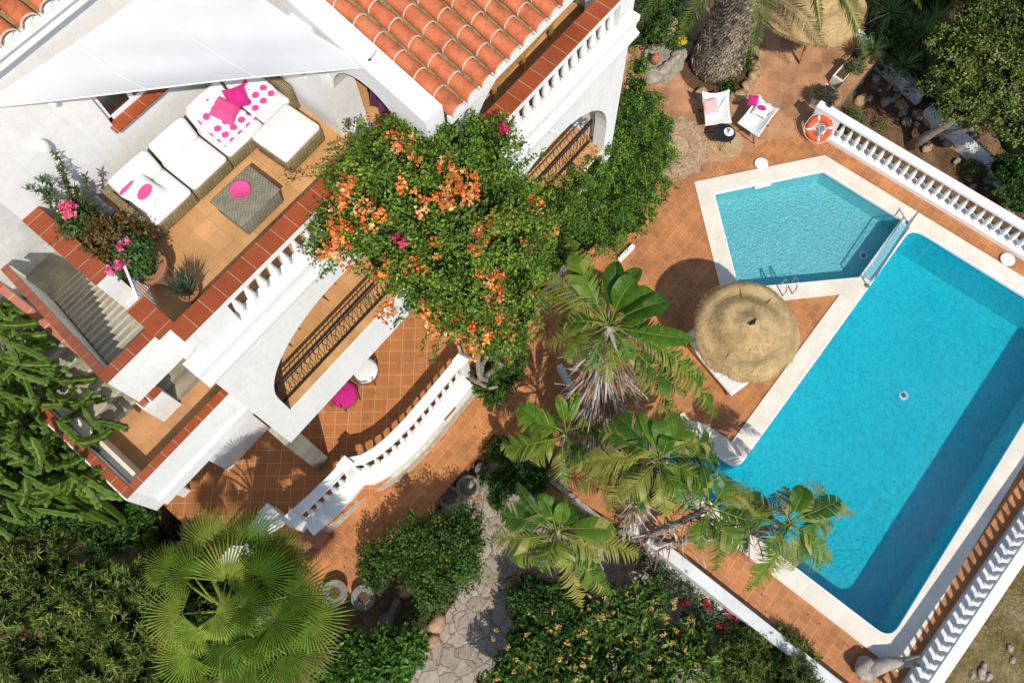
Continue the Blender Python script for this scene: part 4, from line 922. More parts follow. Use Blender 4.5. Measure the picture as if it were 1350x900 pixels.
# ================================================================== LOWER TERRACE CHAIRS
def cane_chair(u, v, rz, seatmat, label):
    p = at(u, v, 1.05); t = thing('cane_armchair', label, 'chair', (p.x, p.y, .6), rz, 'cane armchairs under the gallery'); t.scale = (1.25, 1.25, 1.1)
    fr = MB()
    fr.tube([(.27*math.cos(a), .27*math.sin(a), .40) for a in [2*math.pi*k/20 for k in range(21)]], .016, 6)
    fr.tube([(.34*math.cos(a), .34*math.sin(a)*.95, .62+.24*max(0, math.sin(a))**1.5) for a in [R(-25)+R(230)*k/18 for k in range(19)]], .017, 6)
    fr.tube([(.22*math.cos(a), .22*math.sin(a), .14) for a in [2*math.pi*k/20 for k in range(21)]], .011, 6)
    obj('frame', fr, M['cane'], t, world=False, smooth='all')
    for a in (45, 135, 225, 315): q = MB(); q.tube([(.26*math.cos(R(a)), .26*math.sin(R(a)), 0), (.24*math.cos(R(a)), .24*math.sin(R(a)), .40), (.31*math.cos(R(a)), .31*math.sin(R(a)), .62)], .014, 6); obj('leg', q, M['cane'], t, world=False)
    q = MB()
    for k in range(13): a = R(-10+200*k/12); q.tube([(.27*math.cos(a), .27*math.sin(a), .40), (.33*math.cos(a), .32*math.sin(a), .62+.24*max(0, math.sin(a))**1.5)], .006, 5)
    obj('back_canes', q, M['cane'], t, world=False)
    q = MB(); q.lathe([(.22, .40), (.27, .43), (.27, .47), (.20, .50), (.001, .505)], (0, 0, 0), 22); obj('cushion', q, seatmat, t, world=False, smooth='all'); return t
cane_chair(481, 489, R(35), M['fabric'], 'cane armchair with a round white cushion on the lower terrace')
cane_chair(454, 520, R(-10), M['magenta'], 'cane armchair with a magenta cushion on the lower terrace')
# gallery hanging brackets
for (u, v) in ((433, 382), (384, 443)):
    p = at(u, v, 5.0); t = thing('folding_stool', 'small dark folding stool just behind the arch edge, '+('the upper one' if u > 400 else 'the lower one'), 'stool', (p.x, p.y+.25, 4.63), R(20), 'stools on the gallery')
    for sx in (-.2, .2): q = MB(); q.tube([(sx, -.2, 0), (sx, .2, .45)], .014, 5); q.tube([(sx, .2, 0), (sx, -.2, .45)], .014, 5); obj('leg', q, M['cane'], t, world=False)
    q = MB(); q.box(-.22, .22, -.2, .2, .44, .46); obj('seat', q, M['cane'], t, world=False)
# ================================================================== POOLSIDE
def parasol(c, R0, zr, za, label, seed, lump=1.0, pole_base=None, pole_lab=None, tilt=(0, 0)):
    rr = random.Random(seed); t = thing('straw_parasol', label, 'parasol', (c[0], c[1], 0), 0, 'thatched straw parasols')
    ph = [rr.uniform(0, 6) for _ in range(8)]
    def hgt(r, a):
        x = r/R0
        h = za-(za-zr)*(x**1.35)
        h += lump*(.046*math.sin(15*x+ph[0]+1.1*math.sin(a+ph[1]))*(.35+x)+.05*math.sin(7*x+2*a+ph[6])*x+.035*math.sin(3*a+ph[2])*x+.05*math.sin(a*2+ph[3]+x*3)*x*x)
        return h+tilt[0]*r*math.cos(a)+tilt[1]*r*math.sin(a)
    def rim(a): return R0*(1+.025*math.sin(3*a+ph[4])+.02*math.sin(5*a+ph[5])+.012*math.sin(11*a))
    q = MB(); N, K = 64, 22; vs = []
    for j in range(K+1):
        for i in range(N):
            a = 2*math.pi*i/N; r = rim(a)*j/K*.985; vs.append((r*math.cos(a), r*math.sin(a), hgt(r, a)))
    fs = [(j*N+i, (j+1)*N+i, (j+1)*N+(i+1) % N, j*N+(i+1) % N) for j in range(K) for i in range(N)]
    q.add(vs, fs); cn = obj('canopy', q, M['thatch'], t, world=False, smooth='all')
    fm = FM(); n = 5000; a = rng.uniform(0, 2*np.pi, n); rn = np.sqrt(rng.uniform(.01, 1, n)); P = []; 
    for k in range(n):
        r = rn[k]*rim(a[k])*.97; P.append((c[0]+r*math.cos(a[k]), c[1]+r*math.sin(a[k]), hgt(r, a[k])+.006))
    D = np.stack([np.cos(a), np.sin(a), -.32*np.ones(n)], 1)+rng.normal(0, .22, (n, 3))*np.array([1, 1, .35])
    fm.leaves(np.array(P), D, np.tile([0, 0, 1.], (n, 1)), rng.uniform(.04, .10, n), .006, pal(n, [(.55, .40, .21), (.46, .32, .16), (.63, .48, .27)], .08), .1)
    n = 2600; a = rng.uniform(0, 2*np.pi, n); P = [(c[0]+rim(x)*.95*math.cos(x), c[1]+rim(x)*.95*math.sin(x), hgt(rim(x)*.95, x)-rr.uniform(0, .03)) for x in a]
    D = np.stack([np.cos(a), np.sin(a), -.9*np.ones(n)], 1)+rng.normal(0, .25, (n, 3)); fm.leaves(np.array(P), D, np.tile([0, 0, 1.], (n, 1)), rng.uniform(.06, .15, n), .010, pal(n, [(.46, .30, .13), (.34, .22, .10), (.56, .40, .2)], .2), .1)
    fr = fm.obj('straw', M['dry'], cn)
    q = MB(); q.lathe([(.05, 0), (.06, .03), (.02, .06)], (.0, .0, za), 10); q.box(.05, .12, -.03, .02, za+.01, za+.04); q.box(-.09, -.04, 0, .07, za+.01, za+.05); obj('tie', q, M['dark_metal'], t, world=False)
    pb = pole_base or (0, 0); q = MB(); q.tube([(pb[0], pb[1], 0), (pb[0]*.8, pb[1]*.8, .9), (0, 0, za-.05)], [.045, .042, .035], 8); obj('pole', q, M['wood'], t, world=False, smooth=True)
    q = MB()
    for k in range(8): a_ = k*math.pi/4; q.tube([(0, 0, za-.12), (R0*.9*math.cos(a_), R0*.9*math.sin(a_), hgt(R0*.9, a_)-.03)], .012, 4)
    obj('ribs', q, M['wood'], t, world=False); return t
c = at(987, 433, 2.3); parasol((c.x, c.y), 1.29, 2.12, 2.66, 'round straw parasol standing between the two pools', 3)
c = at(1072, -2, 2.2); parasol((c.x, c.y), 1.55, 1.95, 2.75, 'old sagging straw parasol behind the big palm trunk', 5, 1.6, pole_base=(-.2, -.5))
# sun lounger
e0, e1 = at(962, 523, .36), at(884, 428, .5); dirv = (e1-e0); rz = math.atan2(dirv.y, dirv.x)-R(90); mid = e0+dirv*.0
t = thing('sun_lounger', 'wooden sun lounger with a tufted white mattress sticking out from under the parasol', 'sun lounger', (e0.x+.05, e0.y-.02, 0), rz)
q = MB()
for sx in (.02, .58): q.box(sx, sx+.05, 0, 1.95, .22, .30)
for k in range(14): q.box(.03, .62, .04+k*.135, .12+k*.135, .29, .315)
obj('frame', q, M['wood'], t, world=False)
for sx in (.03, .55):
    for sy in (.1, 1.75): q = MB(); q.box(sx, sx+.06, sy, sy+.06, 0, .24); obj('leg', q, M['wood'], t, world=False)
q = MB(); N1, N2 = 36, 14; vs = []
for i in range(N1+1):
    for j in range(N2+1):
        x, y = j/N2, i/N1; h = .40+max(0, y-.62)*.75-.035*(1-abs(math.sin(x*math.pi*4)*math.sin(y*math.pi*13))**.5); 
        if j in (0, N2) or i in (0, N1): h -= .04
        vs.append((x*.62+.01, y*1.95, h))
for i in range(N1+1):
    for j in range(N2+1): x, y = j/N2, i/N1; vs.append((x*.62+.01, y*1.95, .32+max(0, y-.62)*.75))
o_ = (N1+1)*(N2+1); fs = []
for i in range(N1):
    for j in range(N2): a = i*(N2+1)+j; fs += [(a, a+1, a+N2+2, a+N2+1), (o_+a, o_+a+N2+1, o_+a+N2+2, o_+a+1)]
for i in range(N1):
    a = i*(N2+1); fs.append((a, a+N2+1, o_+a+N2+1, o_+a)); a += N2; fs.append((a, o_+a, o_+a+N2+1, a+N2+1))
for j in range(N2): fs.append((j, o_+j, o_+j+1, j+1)); a = N1*(N2+1)+j; fs.append((a, a+1, o_+a+1, o_+a))
q.add(vs, fs); obj('mattress', q, M['fabric'], t, world=False, smooth='all')
# butterfly chairs
def butterfly(corners, label):
    """corners: back left, back right, front right, front left in the photograph"""
    zs = (.86, .86, .46, .46); Pw = [at(u, v, z) for (u, v), z in zip(corners, zs)]; c = sum(Pw, Vector())/4
    f_ = ((Pw[2]+Pw[3])-(Pw[0]+Pw[1])); rz = math.atan2(f_.y, f_.x)+R(90)
    t = thing('butterfly_chair', label, 'chair', (c.x, c.y, 0), 0, 'white butterfly chairs round the little black table')
    q = MB(); N = 14; vs = []
    for i in range(N+1):
        for j in range(N+1):
            u, v = i/N, j/N; p = (Pw[0]*(1-u)+Pw[1]*u)*(1-v)+(Pw[3]*(1-u)+Pw[2]*u)*v
            p.z -= .22*(4*u*(1-u))*(.25+.75*math.sin(math.pi*min(1, v*.9+.1)))+.05*math.sin(math.pi*v)
            pin = .10*4*v*(1-v)*(u-.5)*-2*.5; s_ = (Pw[1]-Pw[0])*pin; p += s_; pin2 = .07*4*u*(1-u)*(v-.5)*-2; p += ((Pw[3]-Pw[0]))*pin2*.6
            vs.append(p)
    q.add(vs, [(i*(N+1)+j, i*(N+1)+j+1, (i+1)*(N+1)+j+1, (i+1)*(N+1)+j) for i in range(N) for j in range(N)])
    o = obj('seat', q, M['fabric'], t, smooth='all'); s_ = o.modifiers.new('thick', 'SOLIDIFY'); s_.thickness = .02
    q = MB(); ft = [c+(p-c)*1.02 for p in Pw]
    for k, (a, b) in enumerate(((0, 2), (1, 3), (2, 0), (3, 1))):
        g_ = Vector((ft[b].x, ft[b].y, 0)).lerp(Vector((c.x, c.y, 0)), .15); q.tube([ft[a], Vector((c.x, c.y, .2)).lerp(g_, .45), g_], .011, 6)
    for a, b in ((0, 1), (1, 2), (2, 3), (3, 0)):
        ga = Vector((ft[a].x, ft[a].y, .012)).lerp(Vector((c.x, c.y, .012)), .15); gb = Vector((ft[b].x, ft[b].y, .012)).lerp(Vector((c.x, c.y, .012)), .15)
        if (a, b) in ((0, 1), (2, 3)): q.tube([ga, gb], .010, 6)
    obj('frame', q, M['dark_metal'], t, smooth='all'); return t
butterfly([(925, 119), (962, 117), (965, 162), (930, 166)], 'white canvas butterfly chair with a pale pink patterned pillow, nearest the shrub')
butterfly([(1001, 123), (1028, 142), (1000, 181), (972, 162)], 'white canvas butterfly chair with bright magenta pillows, nearest the life ring')
def mk():
    s = NT('pink_pattern'); v = s.node('ShaderNodeTexVoronoi'); v.inputs['Scale'].default_value = 26; s.l.new(s.tc.outputs['Object'], v.inputs[0]); s.base(s.ramp(v.outputs['Distance'], [(.25, (.60, .25, .26)), (.5, (.72, .45, .43))]), .9, .1); return s.m
M['pinkpat'] = mk()
c = at(937, 139, .75); pillow((c.x, c.y, .72), .44, TH*-1+R(10), R(24), M['pinkpat'], 'pale pink patterned pillow on the left butterfly chair', th=.07)
c = at(1004, 143, .72); pillow((c.x, c.y, .70), .44, R(-75), R(20), M['fabric'], 'white and magenta pillow on the right butterfly chair', th=.08, dots=M['magenta'])
c = at(993, 132, .86); pillow((c.x, c.y, .84), .30, R(-60), R(40), M['magenta'], 'small magenta pillow tucked into the corner of the right butterfly chair', th=.06)
c = at(957, 188); q = MB(); q.lathe([(.50, 0), (.51, .012), (.49, .02), (.001, .02)], (c.x, c.y, .008), 40); tag(recentre(obj('round_mat', q, M['thatch'], None)), 'round straw mat under the little black table', 'mat')
c = at(955, 175, .5); t = thing('side_table', 'small round black table on hairpin legs on the straw mat', 'table', (c.x, c.y, 0))
q = MB(); q.lathe([(.31, .47), (.325, .48), (.325, .495), (.315, .505), (.001, .505)], (0, 0, 0), 36); obj('table_top', q, M['black'], t, world=False)
for a in (0, 90, 180, 270): a = R(a+30); u_ = Vector((math.cos(a), math.sin(a), 0)); s_ = Vector((-u_.y, u_.x, 0)); q = MB(); q.tube([u_*.22+s_*.06+Vector((0, 0, .47)), u_*.29+s_*.01+Vector((0, 0, .02)), u_*.29-s_*.01+Vector((0, 0, .02)), u_*.22-s_*.06+Vector((0, 0, .47))], .009, 5); obj('leg', q, M['dark_metal'], t, world=False)
c2 = at(961, 174, .52); q = MB(); q.lathe([(.001, 0), (.14, 0), (.145, .02), (.135, .022), (.125, .008), (.001, .008)], (c2.x, c2.y, .507), 28); tag(recentre(obj('tray', q, M['white_paint'], None, smooth=True)), 'round white tray on the little black table', 'tray')
q = MB(); q.lathe([(.001, 0), (.03, 0), (.036, .09), (.032, .09), (.027, .01), (.001, .01)], (c2.x+.02, c2.y+.02, .517), 14); tag(recentre(obj('candle_glass', q, M['clay_pale'], None, smooth=True)), 'small pale candle glass on the white tray', 'glass')
q = MB(); q.lathe([(.001, 0), (.028, 0), (.028, .06), (.001, .065)], (c2.x-.05, c2.y-.03, .517), 12); tag(recentre(obj('shell_ornament', q, M['fabric'], None, smooth=True)), 'small white ornament on the white tray', 'ornament')
# life ring
c = at(1081, 168, .55); t = thing('life_ring', 'orange and white life ring leaning on the end of the balustrade', 'life ring', (c.x-.02, c.y, .30))
ax = Vector((-.72, .02, .69)).normalized(); rot = ax.to_track_quat('Z', 'Y').to_matrix(); q = MB(); wb = MB(); N, K = 48, 14; RR, rr = .285, .085; cc = Vector((c.x-.02, c.y, .52))
def tor(i, j, g=1.0): a, b = 2*math.pi*i/N, 2*math.pi*j/K; return cc+rot @ Vector(((RR+rr*g*math.cos(b))*math.cos(a), (RR+rr*g*math.cos(b))*math.sin(a), rr*.8*g*math.sin(b)))
q.add([tor(i, j) for i in range(N) for j in range(K)], [(i*K+j, ((i+1) % N)*K+j, ((i+1) % N)*K+(j+1) % K, i*K+(j+1) % K) for i in range(N) for j in range(K)]); obj('ring', q, M['orange'], t, smooth='all')
for k in range(4):
    wb = MB(); i0 = k*12+4; wb.add([tor(i, j, 1.03) for i in (i0, i0+1.4) for j in range(K)], [(j, K+j, K+(j+1) % K, (j+1) % K) for j in range(K)]); obj('white_band', wb, M['white_paint'], t, smooth='all')
wb = MB(); wb.tube([cc+rot @ Vector(((RR+.105+.03*abs(math.sin(2*a)))*math.cos(a), (RR+.105+.03*abs(math.sin(2*a)))*math.sin(a), .03)) for a in [2*math.pi*k/40+.9 for k in range(41)]], .009, 5); obj('rope', wb, M['fabric'], t)
wb = MB(); wb.tube([cc+rot @ Vector((.22*math.cos(a*1.3), .16*math.sin(a*2.1), .07)) for a in [k*.35 for k in range(20)]], .006, 5); obj('line', wb, M['fabric'], t)
# stones, jars and planters round the palm
PALM = at(944, 88); 
for k in range(17):
    a = R(-165+k*14+random.uniform(-3, 3)); r_ = 1.22+random.uniform(-.06, .08); s_ = random.uniform(.14, .21)
    q = MB(); q.rock((PALM.x+r_*math.cos(a+TH*-1+R(50)), PALM.y+r_*math.sin(a+TH*-1+R(50)), .08), (s_*1.2, s_, .15), seed=k); o = tag(recentre(obj('rock', q, M['stone_warm'], None, smooth='all')), 'warm coloured rough rock in the ring of stones around the big palm', 'rock', 'rocks ringed around the big palm')
q = MB(); q.sheet([[(PALM.x+1.15*math.cos(a), PALM.y+1.15*math.sin(a)) for a in [2*math.pi*k/28 for k in range(28)]]], .03); struct('palm_bed', q, M['soil'])
def jar(u, v, z, tilt, s_, label, mat='clay_pale'):
    p = at(u, v, 0); t = tag(obj('clay_jar', MB().lathe([(.10, 0), (.16, .10), (.27, .38), (.29, .55), (.24, .74), (.12, .86), (.10, .92), (.15, .98), (.13, .98), (.08, .9)], (0, 0, 0), 24), M[mat], None, world=False, smooth=True), label, 'jar'); t.location = (p.x, p.y, z); t.scale = (s_,)*3; t.rotation_euler = tilt; return t
jar(868, 62, .25, (R(14), R(10), 0), .95, 'tall pale clay amphora by the curved stone border')
jar(862, 88, .1, (0, 0, 0), .5, 'small reddish clay jar below the amphora', 'clay')
for k in range(11):
    u = 893-k*5.2+random.uniform(-1, 1); v = 96-k*.5+(k-5)**2*.3; p = at(905-k*6.5 if k < 7 else 862-(k-7)*6, 68+k*6 if k < 7 else 106-(k-7)*4); s_ = random.uniform(.13, .2); q = MB(); q.rock((p.x, p.y, .10), (s_*1.2, s_, .18), seed=40+k); tag(recentre(obj('border_rock', q, M['stone'], None, smooth='all')), 'pale rock in the curved border between the amphora and the palm', 'rock', 'rocks of the curved border by the amphora')
q = MB(); bp_ = px([(900, 92), (903, 66), (893, 40), (900, 0), (880, -10), (868, 40), (850, 70), (842, 92), (858, 112), (885, 108)]); q.prism(bp_, 0, .12); tag(recentre(obj('raised_bed', q, M['stone'], None)), 'raised stone edged bed holding the amphora', 'planting bed')
q = MB(); p = at(851, 50, .4); q.lathe([(.03, 0), (.10, .04), (.13, .13), (.10, .22), (.02, .26)], (p.x, p.y, .3), 16); tag(recentre(obj('garden_globe', q, M['white_paint'], None, smooth='all')), 'small white ball ornament beside the amphora', 'ornament')
# planter walls by the balustrade
a0, a1 = at(1160, 66, .35), at(1092, 142, .35); dv_ = (a1-a0); nn = Vector((-dv_.y, dv_.x, 0)).normalized()
t = thing('planter_wall', 'low brick capped wall with two trough planters at the top of the balustrade', 'wall', (a0+a1)/2-Vector((0, 0, .35)))
def slab_between(p, r_, w0, w1, z0, z1): q = MB(); q.prism([tuple(p+nn*w0)[:2], tuple(r_+nn*w0)[:2], tuple(r_+nn*w1)[:2], tuple(p+nn*w1)[:2]], z0, z1); return q
obj('wall', slab_between(a0, a1, -.14, .14, -.5, .33), M['rubble'], t); obj('cap', slab_between(a0, a1, -.16, .16, .33, .38), M['diag'], t)
sg = 1 if (at(1060, 90)-a0).dot(nn) > 0 else -1
for f0, f1 in ((.30, .62), (.74, 1.0)):
    p, r_ = a0.lerp(a1, f0), a0.lerp(a1, f1); w0, w1 = sg*.17, sg*.55
    tr_ = obj('trough', slab_between(p, r_, w0, w1, 0, .34), M['coping'], t, bevel=.01)
    e_ = (r_-p).normalized(); obj('earth', slab_between(p+e_*.07, r_-e_*.07, sg*.22, sg*.49, .335, .35), M['soil'], tr_)
pw = px([(1128, 42), (1212, 112)], -.1)
def lwall(name, u0, v0, u1, v1, z, th, label, z0=-.9, mat='white2'):
    p, r_ = at(u0, v0, z), at(u1, v1, z); d_ = (r_-p); n_ = Vector((-d_.y, d_.x, 0)).normalized()*th/2; q = MB(); q.prism([tuple(p+n_)[:2], tuple(r_+n_)[:2], tuple(r_-n_)[:2], tuple(p-n_)[:2]][::-1], z0, z); return tag(recentre(obj(name, q, M[mat], None, bevel=.03)), label, 'wall')
lwall('bank_wall', 1122, 36, 1222, 122, .05, .34, 'weathered white wall below the spiky plants, ending under the tree')
lwall('bank_wall', 1225, 140, 1375, 275, -.05, .36, 'weathered white wall dappled with shade at the right edge, beyond the balustrade')
for k in range(70):
    u = random.uniform(1130, 1340); v = 95+(u-1130)*.72+random.gauss(0, 20)
    if v > 120+(u-1100)*.60+22: continue
    p = at(u, v, -.4); s_ = random.uniform(.06, .17); q = MB(); q.rock((p.x, p.y, -.38), (s_*1.2, s_, s_*.7), seed=90+k, sub=1); tag(recentre(obj('rock', q, M['stone' if k % 3 else 'stone_warm'], None, smooth='all')), 'loose rock on the dry bank beyond the upper balustrade', 'rock', 'loose rocks on the dry bank')
# statue, round pots, tree stumps
p = at(1160, 876); t = thing('stone_statue', 'weathered grey stone fish ornament at the bottom corner of the pool deck', 'statue', p)
q = MB(); q.rock((p.x-.35, p.y+.26, .20), (.28, .24, .20), seed=5, sub=4); q.tube([(p.x-.3, p.y+.2, .25), (p.x+.05, p.y, .30), (p.x+.35, p.y-.3, .36), (p.x+.6, p.y-.42, .62)], [.18, .16, .11, .04], 12); q.tube([(p.x+.3, p.y-.25, .35), (p.x+.45, p.y-.55, .5)], [.12, .03], 8); obj('body', q, M['stone'], t, smooth='all')
for u, v, r_, lb in ((445, 782, .29, 'the darker one nearer the fan palm'), (482, 788, .27, 'the paler one nearer the stone path')):
    p = at(u, v); pt_ = pot((p.x, p.y, -.02), r_, .34, 'round grey stone pot by the tiled path, '+lb, 'grey_stone', None, 'plant pot', 'stone_pot')
for u, v, r_, lb in ((593, 655, .28, 'the lower one'), (617, 642, .30, 'the upper one')):
    p = at(u, v, -.3); q = MB(); q.lathe([(r_*1.1, 0), (r_, .1), (r_*1.02, .42), (r_*.9, .46), (r_*.75, .42), (r_*.7, .2), (.001, .18)], (p.x, p.y, -.62), 22); tag(recentre(obj('stone_pot', q, M['bark'], None, smooth=True)), 'hollow dark planter of rough stone beside the tiled path, '+lb, 'plant pot', 'hollow planters beside the path')
for k, (u, v, s_) in enumerate(((600, 630, .2), (612, 620, .16), (627, 655, .14), (640, 640, .12), (540, 775, .2), (560, 800, .17), (575, 820, .2), (520, 800, .16), (505, 770, .14), (585, 700, .15), (665, 628, .12), (632, 615, .12), (572, 845, .14), (510, 822, .18), (690, 760, .12))):
    p = at(u, v, -.5); q = MB(); q.rock((p.x, p.y, -.5), (s_*1.3, s_, s_*.8), seed=200+k, sub=2); tag(recentre(obj('garden_rock', q, M['grey_stone' if k % 2 else 'stone_warm'], None, smooth='all')), 'rough rock lying in the sunken garden beside the paved path', 'rock', 'rocks in the sunken garden')
# ================================================================== VEGETATION
def to_fm(fm, mb, col):
    v = np.array(mb.v, float); tt = []
    for f_ in mb.f:
        for j in range(1, len(f_)-1): tt.append((f_[0], f_[j], f_[j+1]))
    fm.add(v, tt, np.array(col))
def plant(name, label, cat, base, group=None): return thing(name, label, cat, base, 0, group)
def tp(u, v, z): return tuple(at(u, v, z))
# --- date palm
t = plant('date_palm', 'huge palm with a thick scaly trunk rising beside the butterfly chairs', 'palm tree', (PALM.x, PALM.y, 0))
q = MB(); prof = [(.70, 0), (.76, .25), (.70, .7), (.61, 1.5), (.53, 2.6), (.49, 3.8), (.56, 4.6), (.45, 5.1)]; q.lathe(prof, (PALM.x, PALM.y, 0), 28); obj('trunk', q, M['bark'], t, smooth='all')
fm = FM(); n = 1500; k = np.arange(n); z = k/n*4.7+.08; a = k*2.39996; rad = np.interp(z, [p[1] for p in prof], [p[0] for p in prof])
P = np.stack([PALM.x+rad*np.cos(a), PALM.y+rad*np.sin(a), z], 1); D = np.stack([np.cos(a)*.55, np.sin(a)*.55, np.ones(n)*1.0], 1)+rng.normal(0, .15, (n, 3)); NR = np.stack([np.cos(a), np.sin(a), np.zeros(n)-.3], 1)
fm.leaves(P-D*.05, D, NR, rng.uniform(.14, .24, n), rng.uniform(.11, .16, n), pal(n, [(.56, .49, .40), (.42, .36, .28), (.66, .59, .50), (.24, .19, .14)], .15), .45); fm.obj('bark_scales', M['dry'], t)
cr = np.array([PALM.x, PALM.y, 5.0])
tips = [(838, 38, 3.4), (893, 58, 3.2), (860, -30, 4.5), (993, 72, 2.9), (1081, 42, 3.2), (1142, 78, 3.0), (1215, 12, 3.6), (930, -40, 5.0), (1100, -60, 5.2), (1190, -120, 5.4), (1000, -260, 6), (900, -240, 6), (1150, -260, 5.5), (800, -150, 5)]
for i, (u, v, z) in enumerate(tips):
    fm = FM(); pinnate(fm, cr+np.array([0, 0, .3]), tp(u, v, z), 1.5, .50, 95, ((.13, .19, .035), (.17, .22, .05), (.10, .15, .03)), .026, .25); fm.obj('frond', M['leaf'], t)
fm = FM(); bush(fm, [(PALM.x-.5, PALM.y-.7, .15, .3, .25, .2), (PALM.x+.6, PALM.y-.65, .15, .35, .3, .3), (PALM.x+.9, PALM.y-.2, .2, .3, .3, .3)], 200, L=.09, W=.05, per=6); o = fm.obj('ground_plants', M['leaf'], None); tag(o, 'small green plants growing in the stone ring at the foot of the palm', 'plants')
# --- bougainvillea
t = plant('bougainvillea', 'big bougainvillea with orange blooms climbing the front of the house', 'shrub', tuple(at(640, 505)))
BB = [blob(u, v, z, r) for u, v, z, r in ((500, 215, 9.6, .55), (548, 205, 9.7, .62), (600, 215, 9.7, .62), (640, 205, 9.6, .5), (505, 265, 9.2, .7), (560, 260, 9.2, .8), (615, 262, 9.2, .8), (662, 258, 8.8, .6), (470, 240, 9.4, .45), (475, 300, 8.8, .55), (530, 310, 8.6, .75), (590, 315, 8.5, .85), (650, 310, 8.0, .8), (685, 300, 7.4, .5), (560, 360, 8.0, .6), (610, 375, 7.6, .75), (655, 365, 7.2, .75), (685, 360, 6.5, .45), (590, 410, 7.0, .42), (640, 415, 6.5, .55), (675, 410, 5.8, .55), (650, 450, 5.4, .40), (672, 445, 4.6, .45), (712, 320, 6.0, .35), (555, 400, 7.2, .25), (440, 290, 9.2, .30), (425, 330, 8.9, .22), (535, 175, 9.8, .30), (550, 165, 9.9, .25), (655, 185, 9.7, .25))]
BB = [(b_[0], b_[1], b_[2], b_[3]*.9, b_[4]*.9, b_[5]*.9) for b_ in BB]
fm = FM(); GC = ((.075, .145, .013), (.12, .20, .020), (.17, .24, .025), (.045, .09, .010)); bush(fm, BB, 6400, L=.068, W=.042, per=12, cols=GC, spread=.16, rough=.75, jit=.3)
# wispy shoots
def shoots(fm, root_blobs, targets, n=70, L=.075, W=.05, cols=GC, lin=.006):
    for (u, v, z), (u2, v2, z2) in targets:
        a, b = np.array(tp(u, v, z)), np.array(tp(u2, v2, z2)); m_ = (a+b)/2+np.array([0, 0, .18])+rng.normal(0, .08, 3); pts = [bez(a, m_, b, k/8) for k in range(9)]
        q = MB(); q.tube(pts, [lin*1.4*(1-k/12) for k in range(9)], 4); to_fm(fm, q, (.10, .09, .04))
        tt_ = rng.uniform(0, 1, n); Pn = bez(a[None], m_[None], b[None], tt_[:, None])+rng.normal(0, .035, (n, 3)); fm.leaves(Pn, rdir(n)+np.array([0, 0, .3]), rdir(n)+np.array([0, 0, .6]), rng.uniform(L*.6, L*1.2, n), W*.8, pal(n, cols, .2), .15)
SH = [((480, 240, 9.4), (372, 238, 9.3)), ((470, 230, 9.4), (455, 160, 9.8)), ((560, 200, 9.8), (545, 140, 10.2)), ((640, 200, 9.6), (665, 150, 9.9)), ((600, 210, 9.7), (585, 150, 10.1)), ((470, 300, 9), (405, 300, 9.2)), ((460, 320, 8.8), (410, 340, 8.9)), ((540, 350, 8), (470, 360, 8)), ((560, 370, 7.6), (478, 400, 7)), ((570, 400, 7), (555, 470, 6)), ((640, 430, 5), (590, 455, 5.5)), ((690, 260, 8), (735, 235, 7.5)), ((700, 300, 7), (750, 280, 6.5)), ((655, 200, 9.5), (690, 190, 9.4)), ((490, 200, 9.6), (470, 165, 9.9)), ((520, 190, 9.8), (505, 160, 10)), ((665, 460, 4), (650, 500, 3)), ((500, 300, 8.6), (440, 275, 9.2)), ((500, 200, 9.6), (430, 200, 9.7)), ((450, 290, 9.2), (400, 270, 9.3)), ((460, 330, 8.8), (420, 365, 8.6)), ((530, 180, 9.8), (520, 130, 10.2)), ((620, 190, 9.8), (625, 145, 10.1)), ((680, 230, 8.6), (720, 205, 8.8)), ((700, 330, 6.4), (740, 350, 5.8)), ((680, 400, 5.6), (715, 430, 5)), ((560, 400, 7.2), (520, 430, 6.8)), ((585, 430, 6.8), (570, 480, 6.2)), ((690, 380, 6), (728, 400, 5.4))]
shoots(fm, None, SH, 90); fm.obj('foliage', M['leaf'], t)
fm = FM(); OR = ((.76, .22, .045), (.80, .32, .08), (.66, .15, .045), (.78, .42, .20))
rf = random.Random(3)
FL = [(553, 203, 9.9), (607, 235, 9.8), (602, 252, 9.8), (615, 258, 9.6), (590, 218, 9.9), (455, 245, 9.7), (450, 268, 9.4), (470, 272, 9.5), (500, 275, 9.6), (485, 290, 9.3), (540, 245, 9.7), (650, 280, 8.9), (660, 292, 8.6), (672, 300, 8.4), (455, 310, 9.1), (430, 330, 9.0), (450, 345, 8.9), (445, 300, 9.2), (500, 355, 8.6), (630, 330, 8.9), (575, 330, 9.1), (700, 270, 8.2), (565, 405, 7.4), (580, 412, 7.3), (595, 420, 7.2), (610, 428, 7.1), (575, 430, 7), (640, 360, 8.2), (655, 375, 8), (648, 395, 7.6), (655, 415, 7.0), (640, 440, 6.4), (665, 440, 6.0), (615, 450, 6), (690, 330, 7.6), (660, 178, 9.9), (655, 200, 9.9), (620, 240, 9.7), (598, 243, 9.8), (525, 190, 9.9), (545, 355, 8.6), (512, 412, 7.6), (675, 470, 4.4), (670, 425, 6.2), (625, 465, 5.6), (640, 300, 9.1), (700, 385, 6.6), (722, 300, 7.2), (560, 275, 9.8), (586, 268, 9.9)]
FB = []
for (u, v, z) in FL:
    if u > 640 and v < 350 and rf.random() < .5: continue
    p = Vector(tp(u, v, z)); vw = (Vector((0, 0, CAM_H))-p).normalized(); p = p+vw*.25; FB.append((p.x, p.y, p.z, random.uniform(.10, .20), random.uniform(.10, .2), random.uniform(.08, .14)))
bush(fm, FB, 470, L=.06, W=.055, per=9, cols=OR, core=False, spread=.09, up=.3); fm.obj('flowers', M['petal'], t)
MG = [(*tp(664, 172, 10.0), .06, .06, .05), (*tp(525, 318, 9.4), .07, .09, .06)]; clusters(t, MG, 8, L=.055, W=.05, per=8, cols=((.55, .02, .10), (.62, .04, .16)), spread=.06)
q = MB(); b0 = at(640, 508)
